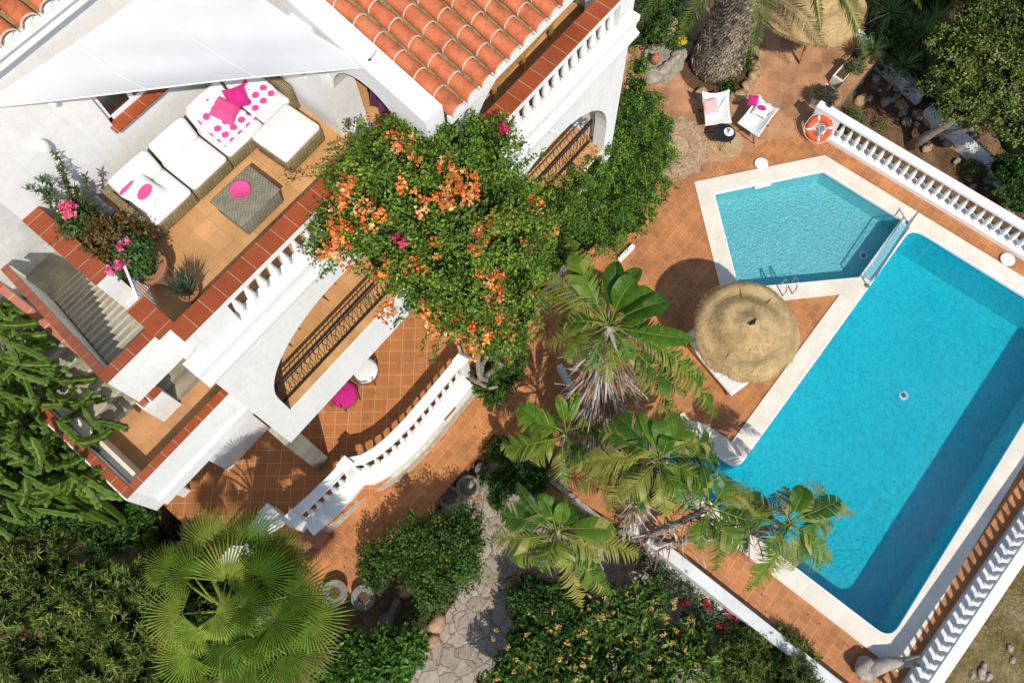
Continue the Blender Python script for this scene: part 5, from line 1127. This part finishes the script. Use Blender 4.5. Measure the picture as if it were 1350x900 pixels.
for k, (u, v, z, r_) in enumerate(((628, 470, 4.2, .09), (640, 465, 4.0, .07), (660, 470, 3.5, .08), (612, 455, 5.2, .06))):
    tip = Vector(tp(u, v, z)); pts = [Vector(b0).lerp(tip, j/8)+Vector((.12*math.sin(j*1.1+k), .1*math.cos(j*.9+k*2), 0)) for j in range(9)]; q.tube(pts, [r_*(1-.06*j) for j in range(9)], 8)
q.tube([b0+Vector((.1, .0, .2)), Vector(tp(622, 500, 1.2)), Vector(tp(645, 512, 1.0)), Vector(tp(655, 510, 1.6))], [.06, .055, .045, .03], 7); obj('trunk', q, M['bark'], t, smooth='all')
# lower leaves of bougainvillea, dark shrub at its foot
t = plant('shrub', 'dark green shrub at the foot of the bougainvillea trunk', 'shrub', tuple(at(662, 500)))
fm = FM(); bush(fm, [blob(660, 488, 1.0, .48), blob(650, 510, .7, .42), blob(675, 475, 1.2, .35), blob(640, 500, .8, .3)], 700, L=.08, W=.05, cols=((.05, .11, .012), (.08, .15, .018), (.03, .06, .008)), minz=0); fm.obj('foliage', M['leaf'], t)
# --- creeper on right block
t = plant('creeper_hedge', 'tall leafy creeper spilling down the house wall to the deck', 'shrub', tuple(at(800, 280)))
CB = [blob(u, v, z, r) for u, v, z, r in ((742, 262, 4.6, .34), (758, 240, 4.5, .32), (775, 218, 4.4, .32), (725, 278, 4.7, .38), (708, 285, 5.0, .4), (700, 262, 5.6, .26), (793, 190, 4.4, .3), (838, 118, 3.0, .34), (836, 150, 3.0, .55), (850, 180, 2.4, .65), (815, 175, 3.4, .6), (790, 200, 3.6, .6), (830, 210, 2.6, .75), (860, 205, 1.7, .55), (775, 230, 3.6, .6), (810, 245, 2.9, .8), (845, 250, 1.9, .65), (755, 260, 3.6, .6), (790, 280, 2.6, .8), (825, 285, 1.7, .65), (740, 285, 3.4, .6), (765, 310, 2.5, .6), (800, 310, 1.5, .5), (720, 300, 3.8, .6), (842, 88, 2.6, .28), (866, 165, 1.6, .4), (720, 340, 3.0, .5), (858, 135, 1.6, .3))]
fm = FM(); bush(fm, CB, 6400, L=.062, W=.04, per=11, cols=((.06, .13, .012), (.10, .19, .02), (.15, .23, .025), (.035, .08, .01)), spread=.12, rough=.45, minz=.03)
shoots(fm, None, [((860, 200, 1.6), (895, 215, 1.5)), ((850, 180, 2), (890, 185, 1.8)), ((860, 240, 1.4), (893, 250, 1.2)), ((850, 140, 2.4), (880, 130, 2.2)), ((800, 320, 1.4), (815, 340, .8)), ((760, 320, 2), (770, 345, 1.2))], 60); fm.obj('foliage', M['leaf'], t)
clusters(t, [blob(u, v, z, .06) for u, v, z in ((826, 118, 4.1), (845, 100, 4), (862, 175, 2.6))], 6, L=.05, W=.04, per=6, cols=((.60, .30, .16), (.50, .22, .10)), spread=.05)
lwall('bed_kerb', 816, 342, 836, 322, .18, .12, 'short white kerb at the foot of the creeper on the deck', 0, 'white')
lwall('bed_kerb', 690, 330, 760, 395, .35, .3, 'white wall stub glimpsed between the creeper and the banana leaves', 0, 'white')
lwall('bed_kerb', 737, 480, 760, 520, .3, .16, 'pale kerb glimpsed left of the dry banana skirt', 0, 'white2')
lwall('bed_kerb', 876, 568, 906, 548, .06, .3, 'pale stone edging by the rounded pool steps', 0, 'coping')
# --- banana like plants
LG = ((.055, .13, .010), (.09, .17, .014), (.035, .09, .008)); LY = ((.17, .22, .022), (.12, .19, .018), (.21, .22, .035))
def bird(name_label, base, crown, leaves, trunk_r=.11, skirt=0, seed=0, mid=None, extra=7, group='giant bird of paradise plants'):
    random.seed(seed); bp0 = Vector(base); cp = Vector(crown)
    t = plant('banana_plant', name_label, 'banana plant', tuple(bp0), group)
    q = MB(); m_ = Vector(mid) if mid else bp0.lerp(cp, .5)+Vector((.05, .05, .1)); K = 14; pts = [bp0*(1-k/K)**2+m_*2*(k/K)*(1-k/K)+cp*(k/K)**2 for k in range(K+1)]; q.tube(pts, [trunk_r*(1.25-.5*k/K)*(1+.08*math.sin(k*2.7)) for k in range(K+1)], 10); obj('trunk', q, M['bark'], t, smooth='all')
    for L_ in leaves:
        u, v, z = L_[:3]; o = L_[3] if len(L_) > 3 else {}
        fm = FM(); tipp = np.array(tp(u, v, z)); st = np.array(cp)+np.array([random.uniform(-.05, .05), random.uniform(-.05, .05), random.uniform(-.1, .1)])
        kw = dict(w=.29, arch=.45, tear=.75, cols=LG); kw.update(o); kw['w'] *= 1.35 if kw['tear'] > .3 else 1.0; broad(fm, st, tipp, **kw)
        fm.obj('leaf', M['gloss_leaf'], t)
    for k in range(extra):
        a = k*2.4+seed; r_ = random.uniform(.75, 1.25); tipp = np.array(cp)+np.array([r_*math.cos(a), r_*math.sin(a), random.uniform(-.6, .25)]); fm = FM(); broad(fm, np.array(cp)-np.array([0, 0, random.uniform(0, .3)]), tipp, w=random.uniform(.26, .36), arch=random.uniform(.3, .6), tear=random.uniform(.6, .98), cols=LY if k % 3 == 0 else LG, droop=.4); fm.obj('leaf', M['gloss_leaf'], t)
    if skirt:
        fm = FM(); n = skirt; k = rng.uniform(.15, .97, n); P = np.array([list(bp0*(1-x)**2+m_*2*x*(1-x)+cp*x*x) for x in k]); d_ = rdir(n); d_[:, 2] = -np.abs(d_[:, 2])*.7-.05; d_[:, 1] -= .25; d_[:, 0] -= .12
        for i in range(n):
            s_ = P[i]; l_ = random.uniform(.35, 1.0)*(1.15 if skirt > 1000 else .7); e_ = s_+d_[i]*l_+(np.array([random.gauss(0, .12)]*3) if skirt > 1000 else 0); mm = (s_+e_)/2+np.array([0, 0, random.uniform(.1, .35)]); pp = [bez(s_, mm, e_, j/5) for j in range(6)]
            wd = random.uniform(.012, .05); sdv = np.cross(d_[i], [0, 0, 1.]); sdv /= np.linalg.norm(sdv)+1e-6; tw = random.uniform(0, 3); vv = []
            for j, x in enumerate(pp): wv = wd*(1-j/6.5)*(sdv*math.cos(tw+j*.5)+np.array([0, 0, 1])*math.sin(tw+j*.5)); vv += [x+wv, x-wv]
            cc = np.array(random.choice([(.50, .45, .40), (.40, .33, .27), (.62, .57, .52), (.30, .17, .09), (.36, .13, .06), (.22, .16, .12)]))*random.uniform(.7, 1.1)
            fm.add(np.array(vv), [(2*j, 2*j+1, 2*j+3) for j in range(5)]+[(2*j, 2*j+3, 2*j+2) for j in range(5)], cc)
        fm.obj('dead_leaves', M['dry'], t)
    return t
T1, T2, T3 = dict(tear=.95, droop=.5, cols=LY), dict(tear=.75, cols=LG, droop=.35), dict(tear=.08, w=.30)
bird('tallest banana plant, big untorn leaves above a thick skirt of dry grey leaves', at(775, 600), tp(803, 428, 4.3), [
    (757, 332, 4.9, dict(w=.28, tear=.7, arch=.35)), (812, 345, 5.3, dict(w=.26, tear=.0, arch=.5, roll=.5, cup=.6)), (838, 372, 5.2, dict(w=.30, tear=.03, arch=.7, cup=.7, roll=-.3)), (880, 398, 4.9, dict(w=.30, tear=.05, arch=.75, cup=.5)), (862, 385, 5.2, dict(w=.24, tear=0, arch=.8, cup=.9, roll=.4)), (845, 355, 5.0, dict(w=.2, tear=.1, arch=.6, cup=.7)), (916, 448, 4.4, dict(w=.24, tear=.25, arch=.6)),
    (700, 388, 4.2, T1), (702, 352, 4.3, T1), (722, 452, 3.6, T1), (745, 312, 4.4, dict(tear=.85, cols=LY, w=.2)), (735, 425, 3.9, T1), (945, 550, 2.6, dict(tear=.9, w=.32, cols=LG, droop=.6, arch=.9)), (932, 500, 3.2, dict(tear=.9, w=.28, cols=LY, droop=.5, arch=.8)), (900, 560, 2.2, dict(tear=.95, w=.3, cols=LY, droop=.7, arch=.8)), (765, 352, 4.5, dict(tear=.5)), (850, 440, 4.4, dict(tear=.2, w=.22)), (905, 520, 3, T2)], .15, 2300, 1, mid=tp(782, 520, 2.6), extra=12)
bird('small banana plant with dark leaves spreading over the tiled path', at(742, 640, -.1), tp(745, 572, 2.2), [
    (682, 536, 2.7, dict(tear=.35, w=.22)), (660, 588, 2.1, T2), (672, 606, 1.7, dict(tear=.6, w=.22)), (735, 520, 3.0, dict(tear=.2, w=.14, cup=.6)), (758, 512, 2.8, dict(tear=.2, w=.12)), (700, 560, 2.6, dict(tear=.4)), (785, 560, 2.4, T2), (770, 610, 1.8, T2)], .08, 0, 2)
bird('middle banana plant with many torn leaves next to the rounded pool steps', at(818, 700, -.5), tp(868, 605, 3.6), [
    (812, 548, 3.9, dict(tear=.5, w=.24)), (790, 570, 3.7, T2), (768, 612, 3.3, dict(tear=.8, cols=LY, w=.26)), (762, 645, 3.0, dict(tear=.85, cols=LY)), (800, 672, 2.8, dict(tear=.9, cols=LY)), (842, 542, 4.0, dict(tear=.15, w=.13, cup=.7)), (868, 552, 4.2, dict(tear=.1, w=.2)), (905, 552, 3.8, dict(tear=.4)), (942, 585, 3.4, dict(tear=.9, cols=LG, w=.28, droop=.5)), (900, 640, 3.2, dict(tear=.1, w=.3, arch=.6)), (848, 665, 2.7, T1), (950, 610, 3.0, T2), (828, 585, 3.8, T2), (880, 575, 4.2, dict(tear=.1, w=.18, cup=.6)), (885, 665, 2.6, T1)], .11, 320, 3, mid=tp(835, 660, 1.6), extra=14)
bird('low banana plant with yellowish drooping leaves above the stone path', at(800, 715, -.6), tp(733, 700, 2.4), [
    (648, 708, 2.4, dict(tear=.85, w=.28, cols=LY, droop=.4)), (660, 680, 2.6, dict(tear=.4, w=.26)), (682, 636, 3.0, dict(tear=.15, w=.14, cup=.6)), (712, 652, 3.1, dict(tear=.1, w=.2)), (742, 662, 3.2, dict(tear=.05, w=.18, cup=.6)), (760, 672, 2.9, dict(tear=.1, w=.18)), (842, 732, 2.3, dict(tear=.85, w=.28, cols=LY, droop=.4)), (812, 700, 2.7, dict(tear=.2, w=.26)), (766, 800, 1.0, dict(tear=.95, w=.26, cols=((.26, .24, .05), (.22, .2, .05)), droop=.5)), (808, 785, 1.3, dict(tear=.9, w=.24, cols=LG, droop=.6)), (700, 742, 2.0, dict(tear=.9, cols=LY)), (672, 735, 1.9, T1), (700, 670, 2.8, T2), (790, 750, 1.8, T2)], .10, 220, 4, mid=tp(775, 712, 1.0), extra=10)
bird('leaning banana plant with leaves hanging over the corner of the big pool', at(828, 712, -.5), tp(935, 668, 3.2), [
    (1003, 690, 2.7, dict(tear=.85, cols=LG, w=.28, droop=.5, arch=.5)), (943, 752, 2.2, dict(tear=.8, w=.2, cols=LG, arch=.7)), (985, 728, 2.4, T2), (905, 625, 3.5, dict(tear=.1, w=.28)), (960, 628, 3.6, dict(tear=.4, w=.22)), (985, 645, 3.2, T1), (925, 612, 3.8, dict(tear=.15, w=.14, cup=.6)), (895, 640, 3.2, T2), (925, 715, 2.5, T2), (970, 690, 2.9, dict(tear=.5, w=.26)), (1000, 650, 2.8, T1)], .085, 90, 5, mid=tp(880, 700, 1.8))
bird('farthest banana plant, its crown reaching right over the pool water', at(835, 718, -.5), tp(1040, 690, 3.3), [
    (1060, 642, 3.7, dict(tear=.05, w=.24, cup=.6)), (1108, 658, 3.5, dict(tear=.25, w=.24)), (1126, 677, 3.1, dict(tear=.9, cols=LY, w=.16)), (1097, 742, 2.8, dict(tear=.7, w=.2, cols=LG)), (1018, 650, 3.4, dict(tear=.9, cols=((.07, .03, .03), (.10, .05, .03)), w=.2)), (1000, 665, 3.2, dict(tear=.95, cols=((.06, .02, .03), (.09, .04, .03)), w=.2)), (985, 778, 2.3, dict(tear=.9, w=.22, cols=LY, arch=.7)), (1010, 758, 2.4, T1), (1045, 752, 2.6, T1), (1075, 708, 3.1, dict(tear=.2, w=.24)), (1022, 700, 3.0, T2), (1085, 640, 3.4, T1), (1060, 740, 2.5, T1)], .07, 90, 6, mid=tp(930, 712, 2.2))
random.seed(77)
# --- fan palm
t = plant('fan_palm', 'bright green fan palm with round pleated leaves in front of the house', 'palm tree', tuple(at(298, 805, 4.2)*1-Vector((0, 0, 4.8))))
q = MB(); cpz = Vector(tp(298, 805, 4.2)); q.tube([Vector((cpz.x, cpz.y-.1, -.6)), cpz], [.24, .17], 10); obj('trunk', q, M['bark'], t, smooth='all')
FN = [(298, 752, 3.0, 1.05), (255, 745, 2.8, .95), (338, 748, 3.0, .98), (378, 772, 2.8, 1.08), (360, 805, 2.9, .95), (405, 800, 2.4, .98), (378, 848, 2.4, 1.0), (325, 862, 2.5, .95), (250, 850, 2.2, .85), (240, 795, 2.5, .9), (325, 705, 2.6, .95), (275, 705, 2.6, .9), (284, 797, 3.5, .62), (345, 895, 2.1, .9), (290, 895, 2.0, .8), (365, 725, 2.4, .85), (225, 735, 2.2, .8), (265, 700, 1.6, .8), (240, 830, 1.3, .75), (405, 835, 1.5, .8), (350, 880, 1.3, .8), (300, 800, 3.2, .7), (262, 815, 3.0, .7), (335, 825, 3.0, .75), (300, 835, 2.9, .7), (318, 785, 3.3, .65)]
for (u, v, z, r_) in FN:
    z += 1.7; v += 14; r_ *= .92; hub = Vector(tp(u, v, z)); d_ = hub-cpz; o_ = Vector((d_.x, d_.y, -.12)).normalized() if d_.length > .2 else Vector((0, 1, 0)); upv = Vector((0, 0, 1))-o_*(-.12)
    fm = FM(); q = MB(); mm = cpz.lerp(hub, .5)+Vector((0, 0, .15)); q.tube([cpz, mm, hub], [.03, .022, .014], 6); to_fm(fm, q, (.28, .33, .06)); fan(fm, hub, cols=(((.24, .17, .07), (.30, .22, .10), (.18, .15, .05)) if z < 3.4 else ((.13, .225, .025), (.18, .265, .035), (.08, .15, .015), (.25, .31, .05))), out=(o_+Vector((random.uniform(-.25, .25), random.uniform(-.25, .25), random.uniform(-.15, .25)))), up=upv+Vector((random.uniform(-.4, .4), random.uniform(-.4, .4), 0)), r=r_*1.0, n=36, span=225); fm.obj('frond', M['palm_leaf'], t)
# --- euphorbia (tree cactus)
t = plant('tree_euphorbia', 'tall cactus like euphorbia with many upright ribbed arms beside the outdoor stairs', 'cactus', (-4.3, 8.6, -.6))
fm = FM(); base = Vector((-4.3, 8.6, -.6)); rnd = random.Random(9)
def arm(p, q2, r_, shade=1):
    n = 7; m_ = p.lerp(q2, .45)+Vector((rnd.uniform(-.1, .1), rnd.uniform(-.1, .1), -.12)); pts = [p*(1-k/n)**2+m_*2*(k/n)*(1-k/n)+q2*(k/n)**2 for k in range(n+1)]
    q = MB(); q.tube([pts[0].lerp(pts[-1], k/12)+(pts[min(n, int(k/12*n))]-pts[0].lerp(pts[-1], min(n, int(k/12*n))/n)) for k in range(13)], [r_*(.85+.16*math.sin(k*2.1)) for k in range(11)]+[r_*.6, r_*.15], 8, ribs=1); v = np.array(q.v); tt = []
    for f_ in q.f:
        for j in range(1, len(f_)-1): tt.append((f_[0], f_[j], f_[j+1]))
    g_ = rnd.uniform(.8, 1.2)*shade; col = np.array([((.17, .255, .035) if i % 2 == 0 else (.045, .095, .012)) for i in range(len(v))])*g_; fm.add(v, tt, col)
for (u0, u1, v0, v1, z0, z1, n) in ((-20, 60, 470, 590, 5.6, 7.0, 56), (-20, 40, 385, 480, 6.4, 7.6, 26), (40, 150, 560, 645, 4.6, 6.0, 52), (-20, 130, 600, 675, 3.6, 5.0, 58), (60, 140, 500, 560, 5.6, 6.4, 18), (-10, 60, 430, 520, 6, 7.2, 14)):
    for _ in range(n):
        u, v = rnd.uniform(u0, u1), rnd.uniform(v0, v1)
        u -= 14
        if u > 80 and v < 575 and rnd.random() < .6: continue
        z = rnd.uniform(z0, z1); tip = Vector(tp(u, v, z)); l_ = rnd.uniform(.35, .75); st = tip+Vector((rnd.uniform(-.35, .5), rnd.uniform(-.55, .35), -l_*rnd.uniform(.4, 1))); arm(st, tip, rnd.uniform(.075, .115))
for _ in range(26):
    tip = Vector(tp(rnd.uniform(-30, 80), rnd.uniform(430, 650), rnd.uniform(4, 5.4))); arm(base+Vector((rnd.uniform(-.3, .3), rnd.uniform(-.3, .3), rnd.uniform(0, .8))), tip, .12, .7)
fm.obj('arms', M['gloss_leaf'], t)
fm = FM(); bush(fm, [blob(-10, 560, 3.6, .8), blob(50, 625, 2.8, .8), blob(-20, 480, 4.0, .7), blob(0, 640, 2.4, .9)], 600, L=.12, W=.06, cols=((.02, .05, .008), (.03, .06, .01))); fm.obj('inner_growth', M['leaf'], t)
# --- shrubs and trees
def shrub(name, label, blobs, n, cat='shrub', fl=None, base=None, trunk=None, group=None, **k):
    B = blobs; bx_, by_ = B[0][0], B[0][1]; t = plant(name, label, cat, base or (bx_, by_, -.6), group); fm = FM(); bush(fm, B, n, **k); fm.obj('foliage', M['leaf'], t)
    if fl and len(fl['b']) < 12: clusters(t, fl['b'], max(4, fl['n']//len(fl['b'])//2), L=fl.get('L', .05), W=fl.get('W', .05), per=6, cols=fl['c'], spread=fl.get('s', .05))
    elif fl: fm = FM(); bush(fm, fl['b'], fl['n'], L=fl.get('L', .05), W=fl.get('W', .05), per=8, cols=fl['c'], core=False, spread=fl.get('s', .06)); fm.obj('flowers', M['petal'], t)
    if trunk: obj('trunk', trunk, M['bark'], t, smooth='all')
    return t
def grid(u0, u1, v0, v1, z, r, n, rs=1):
    rr = random.Random(int(u0*7+v0)); return [blob(rr.uniform(u0, u1), rr.uniform(v0, v1), z+rr.uniform(-.35, .35), r*rr.uniform(.75, 1.25)) for _ in range(n)]
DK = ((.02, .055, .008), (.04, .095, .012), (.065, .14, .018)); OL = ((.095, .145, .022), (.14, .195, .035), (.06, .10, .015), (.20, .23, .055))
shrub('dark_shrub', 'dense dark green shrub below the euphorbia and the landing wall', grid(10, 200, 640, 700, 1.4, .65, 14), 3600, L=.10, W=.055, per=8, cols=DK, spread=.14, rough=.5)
shrub('oleander', 'wide olive green oleander filling the lower left corner', grid(-20, 215, 735, 900, 1.9, .62, 26)+grid(180, 250, 800, 910, 1.3, .5, 5), 3300, L=.17, W=.030, per=14, cols=OL, spread=.16, long=True, rough=.6, up=1.0)
shrub('glossy_shrub', 'bright glossy leaved shrub at the bottom edge right of the fan palm', grid(430, 540, 850, 905, .9, .45, 8)+[blob(470, 850, .9, .3)], 1300, L=.13, W=.075, per=7, cols=((.06, .14, .015), (.09, .19, .02), (.035, .08, .01)), spread=.14)
shrub('round_shrub', 'large round dark shrub leaning over the tiled path', grid(545, 622, 685, 752, 1.2, .44, 13)+[blob(550, 745, .9, .4), blob(565, 762, .8, .4), blob(592, 768, .8, .35), blob(612, 740, 1.0, .4), blob(500, 735, .8, .4), blob(495, 755, .6, .35), blob(530, 720, 1.0, .4), blob(575, 780, .8, .4)], 3600, L=.07, W=.045, per=9, cols=((.025, .06, .008), (.05, .11, .012), (.085, .15, .02)), rough=.8, spread=.15, jit=.32)
shrub('low_plant', 'patch of pale grassy plants beside the paved path', [blob(545, 812, -.35, .3, .2), blob(535, 835, -.35, .25, .2)], 260, L=.16, W=.015, per=12, cols=((.12, .15, .04), (.17, .18, .07)), cat='plant', long=True, minz=-.6)
shrub('dark_bush', 'dark bushy plant right of the paved path', grid(680, 760, 785, 850, .4, .42, 8), 1400, L=.10, W=.05, per=8, cols=DK, rough=.5)
YB = grid(650, 925, 840, 910, .4, .44, 18)
fl_b = []
rr = random.Random(31)
for _ in range(85): 
    u, v = rr.uniform(640, 930), rr.uniform(785, 900)
    if v < 905-(u-640)*.35*0 and (u < 700 and v < 830): continue
    p = tp(u, v, 1.05+rr.uniform(-.1, .2)); fl_b.append((*p, .055, .055, .045))
for u, v in ((826, 780), (835, 783), (800, 790), (812, 805), (790, 812), (745, 850), (765, 835)): fl_b.append((*tp(u, v, 1.3), .07, .07, .05))
shrub('yellow_flowering_shrub', 'upright shrub dotted with small yellow flowers at the bottom edge', YB+grid(770, 860, 785, 850, .6, .4, 9), 2900, L=.17, W=.055, per=7, cols=((.05, .11, .012), (.09, .16, .022), (.025, .055, .008), (.14, .21, .035)), spread=.14, long=True, up=1.3, rough=.6, fl=dict(b=fl_b, n=330, c=((.60, .40, .10), (.68, .50, .18), (.55, .34, .12)), L=.032, W=.03, s=.04))
shrub('corner_bush', 'feathery green bush at the bottom between the yellow shrub and the low white wall', grid(940, 1060, 845, 910, .2, .42, 10), 1500, L=.13, W=.022, per=12, cols=OL, long=True, rough=.5)
WB = [blob(u, v, -.15, .24, .22) for u, v in ((852, 742), (868, 752), (885, 765), (900, 778), (915, 790), (930, 800), (945, 815), (962, 828), (980, 840), (1000, 852), (1018, 862), (842, 728), (935, 815), (955, 835), (975, 852))]
shrub('trailing_vine', 'trailing vine with red flowers growing along the foot of the low white wall', WB, 1500, L=.055, W=.035, per=8, cols=((.04, .08, .02), (.10, .13, .07), (.20, .23, .17), (.03, .05, .015)), core=False, spread=.10, cat='vine', fl=dict(b=[(*tp(u, v, .1), .09, .09, .05) for u, v in ((898, 794), (905, 797), (928, 792), (934, 798), (956, 808), (955, 828), (948, 822), (968, 815))], n=70, c=((.60, .01, .03), (.45, .01, .06)), L=.05, W=.05))
shrub('fern_plant', 'leafy green plants crowding between the path and the small banana plant', grid(655, 735, 595, 640, -.1, .3, 9), 1100, L=.09, W=.05, per=8, cols=((.04, .09, .012), (.06, .12, .02)), minz=-.55)
shrub('hanging_plant', 'small green plant growing over the path edge below the hollow planters', [blob(660, 650, -.35, .2), blob(640, 630, -.3, .15), blob(700, 585, .1, .25), blob(655, 665, -.4, .15)], 300, L=.07, W=.05, per=7, cat='plant')
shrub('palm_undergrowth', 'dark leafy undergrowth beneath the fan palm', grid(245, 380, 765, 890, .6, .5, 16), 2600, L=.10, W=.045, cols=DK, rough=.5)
shrub('terrace_shrub', 'dark planting tucked between the fan palm and the brown step block', grid(230, 260, 690, 730, .3, .4, 4), 400, L=.09, W=.03, cols=DK)
# upper right
tk = MB(); tk.tube([tp(1199, 193, -.45), tp(1225, 178, .3), tp(1262, 156, 1.4), tp(1290, 140, 2.2)], [.16, .13, .10, .06], 8); tk.tube([tp(1225, 178, .3), tp(1270, 172, 1.2), tp(1300, 165, 1.8)], [.09, .06, .03], 6)
shrub('leaning_tree', 'broad olive green tree leaning over the dry bank with a pale slanting trunk', grid(1240, 1310, 90, 150, 1.8, .58, 11)+grid(1295, 1375, 110, 175, 1.7, .65, 10)+grid(1250, 1370, 40, 110, 2.4, .75, 12), 9000, L=.085, W=.045, per=9, cols=((.085, .12, .022), (.15, .185, .04), (.22, .245, .06), (.05, .08, .015)), rough=.6, cat='tree', trunk=tk, base=tuple(at(1199, 193, -.45)), spread=.14)
shrub('evergreen_tree', 'tall dark evergreen tree in the top right corner', grid(1240, 1385, -60, 45, 3.2, .95, 15), 6500, L=.09, W=.05, per=9, cols=((.05, .085, .015), (.09, .135, .028), (.14, .18, .04)), rough=.6, cat='tree', spread=.15, trunk=MB().tube([tp(1300, 60, -.5), tp(1300, 20, 2.6)], [.2, .1], 8))
shrub('shaded_bush', 'dark bush in shade at the right edge above the white bank wall', grid(1320, 1390, 210, 260, .4, .5, 6), 900, L=.08, W=.04, cols=DK)
rs = random.Random(4)
def rosette(u, v, z, L, n, label, cols, grp):
    c = Vector(tp(u, v, z)); t = plant('dragon_plant', label, 'spiky plant', (c.x, c.y, -.5), grp); q = MB(); q.tube([(c.x, c.y, -.6), (c.x, c.y, z)], [.06, .05], 6); obj('stem', q, M['bark'], t)
    fm = FM()
    for k in range(n):
        a = rs.uniform(0, 6.28); el = rs.uniform(-.1, 1.2); d0 = np.array([math.cos(a)*math.cos(el), math.sin(a)*math.cos(el), math.sin(el)]); s_ = np.array(c); l_ = L*rs.uniform(.75, 1.1); e_ = s_+d0*l_*.95-np.array([0, 0, .22*L*(1.2-el)]); mm = s_+d0*l_*.55+np.array([0, 0, .06]); sd = np.cross(d0, [0, 0, 1.]); sd /= np.linalg.norm(sd)+1e-6
        vv = []; 
        for j in range(5): x = bez(s_, mm, e_, j/4); wv = sd*.022*(1-j/4.3); vv += [x+wv, x-wv]
        fm.add(np.array(vv), [(2*j, 2*j+1, 2*j+3) for j in range(4)]+[(2*j, 2*j+3, 2*j+2) for j in range(4)], np.array(cols[k % len(cols)])*rs.uniform(.75, 1.25))
    fm.obj('leaves', M['leaf'], t)
DC = ((.13, .21, .05), (.09, .16, .035), (.19, .26, .075))
for k in range(26):
    u, v = rs.uniform(1148, 1245), rs.uniform(-30, 92)
    if v > 40+(u-1140)*.8+20: continue
    rosette(u, v, rs.uniform(.1, .75), rs.uniform(.6, .85), 60, 'spiky long leaved green rosette plant in the shady bank behind the white wall', DC, 'spiky rosette plants behind the white wall')
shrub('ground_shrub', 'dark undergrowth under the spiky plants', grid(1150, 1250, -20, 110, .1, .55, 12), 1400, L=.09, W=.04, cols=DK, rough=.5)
shrub('bank_plant', 'yellow green weeds on the bank just beyond the upper balustrade', [blob(1123, 152, -.3, .2), blob(1160, 165, -.35, .15), blob(1130, 165, -.35, .22), blob(1285, 225, -.3, .28), blob(1118, 170, -.3, .25)], 420, L=.07, W=.03, cols=((.10, .14, .03), (.16, .19, .04)), cat='plant', core=False, minz=-.45)
shrub('trough_plant', 'wispy dry purple plant in the trough beside the life ring post', [(*tp(1088, 128, .5), .22, .22, .15)], 130, L=.22, W=.012, per=10, cols=((.12, .10, .07), (.10, .13, .06), (.2, .17, .12)), cat='plant', core=False, long=True, base=tuple(at(1088, 128, .3)))
shrub('trough_plant', 'low green plant in the trough farther from the life ring', [(*tp(1128, 88, .5), .16, .22, .10)], 130, L=.10, W=.03, per=8, cat='plant', core=False, base=tuple(at(1128, 88, .3)), cols=((.12, .15, .04), (.2, .2, .1)))
shrub('yellow_plant', 'bright yellow flowering plant by the amphora', [(*tp(895, 55, .4), .25, .2, .18)], 220, L=.08, W=.05, per=8, cat='plant', base=tuple(at(895, 55)), fl=dict(b=[(*tp(900, 54, .65), .12, .1, .06)], n=60, c=((.80, .55, .02), (.85, .65, .05)), L=.06, W=.05))
shrub('background_shrub', 'green shrub between the house corner and the amphora', grid(835, 900, -10, 45, .9, .55, 8), 1500, L=.08, W=.045, cols=((.06, .11, .015), (.09, .15, .03), (.03, .06, .01)), cat='shrub')
# dry grass tufts on the lawn behind the lower balustrade
fm = FM(); n = 16000; P = np.stack([rng.uniform(4, 16, n), rng.uniform(-13, -8.2, n), np.full(n, -.3)], 1); keep = (np.sin(P[:, 0]*1.9)+np.sin(P[:, 1]*2.3+P[:, 0])+rng.normal(0, .7, n)) > -.3; P = P[keep]; n = len(P); D = rdir(n); D[:, 2] = np.abs(D[:, 2])+.7
fm.leaves(P, D, rdir(n), rng.uniform(.04, .12, n), .012, pal(n, [(.14, .14, .035), (.26, .20, .08), (.07, .10, .02), (.34, .28, .14)], .25), .1); o = fm.obj('grass', M['leaf'], None); o['kind'] = 'stuff'
for k in range(8): p = at(random.uniform(1270, 1345), random.uniform(790, 895), -.3); s_ = random.uniform(.05, .1); q = MB(); q.rock((p.x, p.y, -.28), (s_*1.3, s_, s_*.7), seed=300+k, sub=1); tag(recentre(obj('pebble', q, M['stone'], None, smooth='all')), 'pale stone lying in the dry grass behind the lower balustrade', 'rock', 'stones in the dry grass')

# fallen leaves and petals lying on the paving
fm = FM(); P = []
for (u0, u1, v0, v1, z, n_) in ((590, 730, 490, 640, .012, 220), (640, 760, 560, 660, .012, 60), (860, 960, 660, 760, .012, 90), (960, 1130, 760, 880, .012, 70), (740, 900, 300, 420, .012, 90), (430, 600, 640, 760, .012, 120), (560, 850, 640, 880, -.588, 420), (870, 1000, 180, 240, .03, 60), (420, 600, 430, 600, .612, 60), (1000, 1080, 80, 160, .02, 40)):
    for _ in range(n_):
        q_ = at(random.uniform(u0, u1), random.uniform(v0, v1), z); x, y = q_.x, q_.y
        if z == .012 and not ((x > 3.75 or y > 3.9) and y < 4.75 and not (x > 4.6 and y < -1.0 and x > 4.6)): continue
        if z > .5 and y < 5.5: continue
        P.append((x, y, q_.z))
P = np.array(P); n = len(P); D = rdir(n); D[:, 2] = np.abs(D[:, 2])*.12; NR = np.tile([0, 0, 1.], (n, 1))+rng.normal(0, .2, (n, 3))
fm.leaves(P, D, NR, rng.uniform(.03, .10, n), rng.uniform(.015, .035, n), pal(n, [(.30, .16, .05), (.20, .11, .04), (.42, .28, .12), (.50, .16, .06), (.12, .13, .03)], .2), .1); o = fm.obj('fallen_leaves', M['dry'], None); o['kind'] = 'stuff'
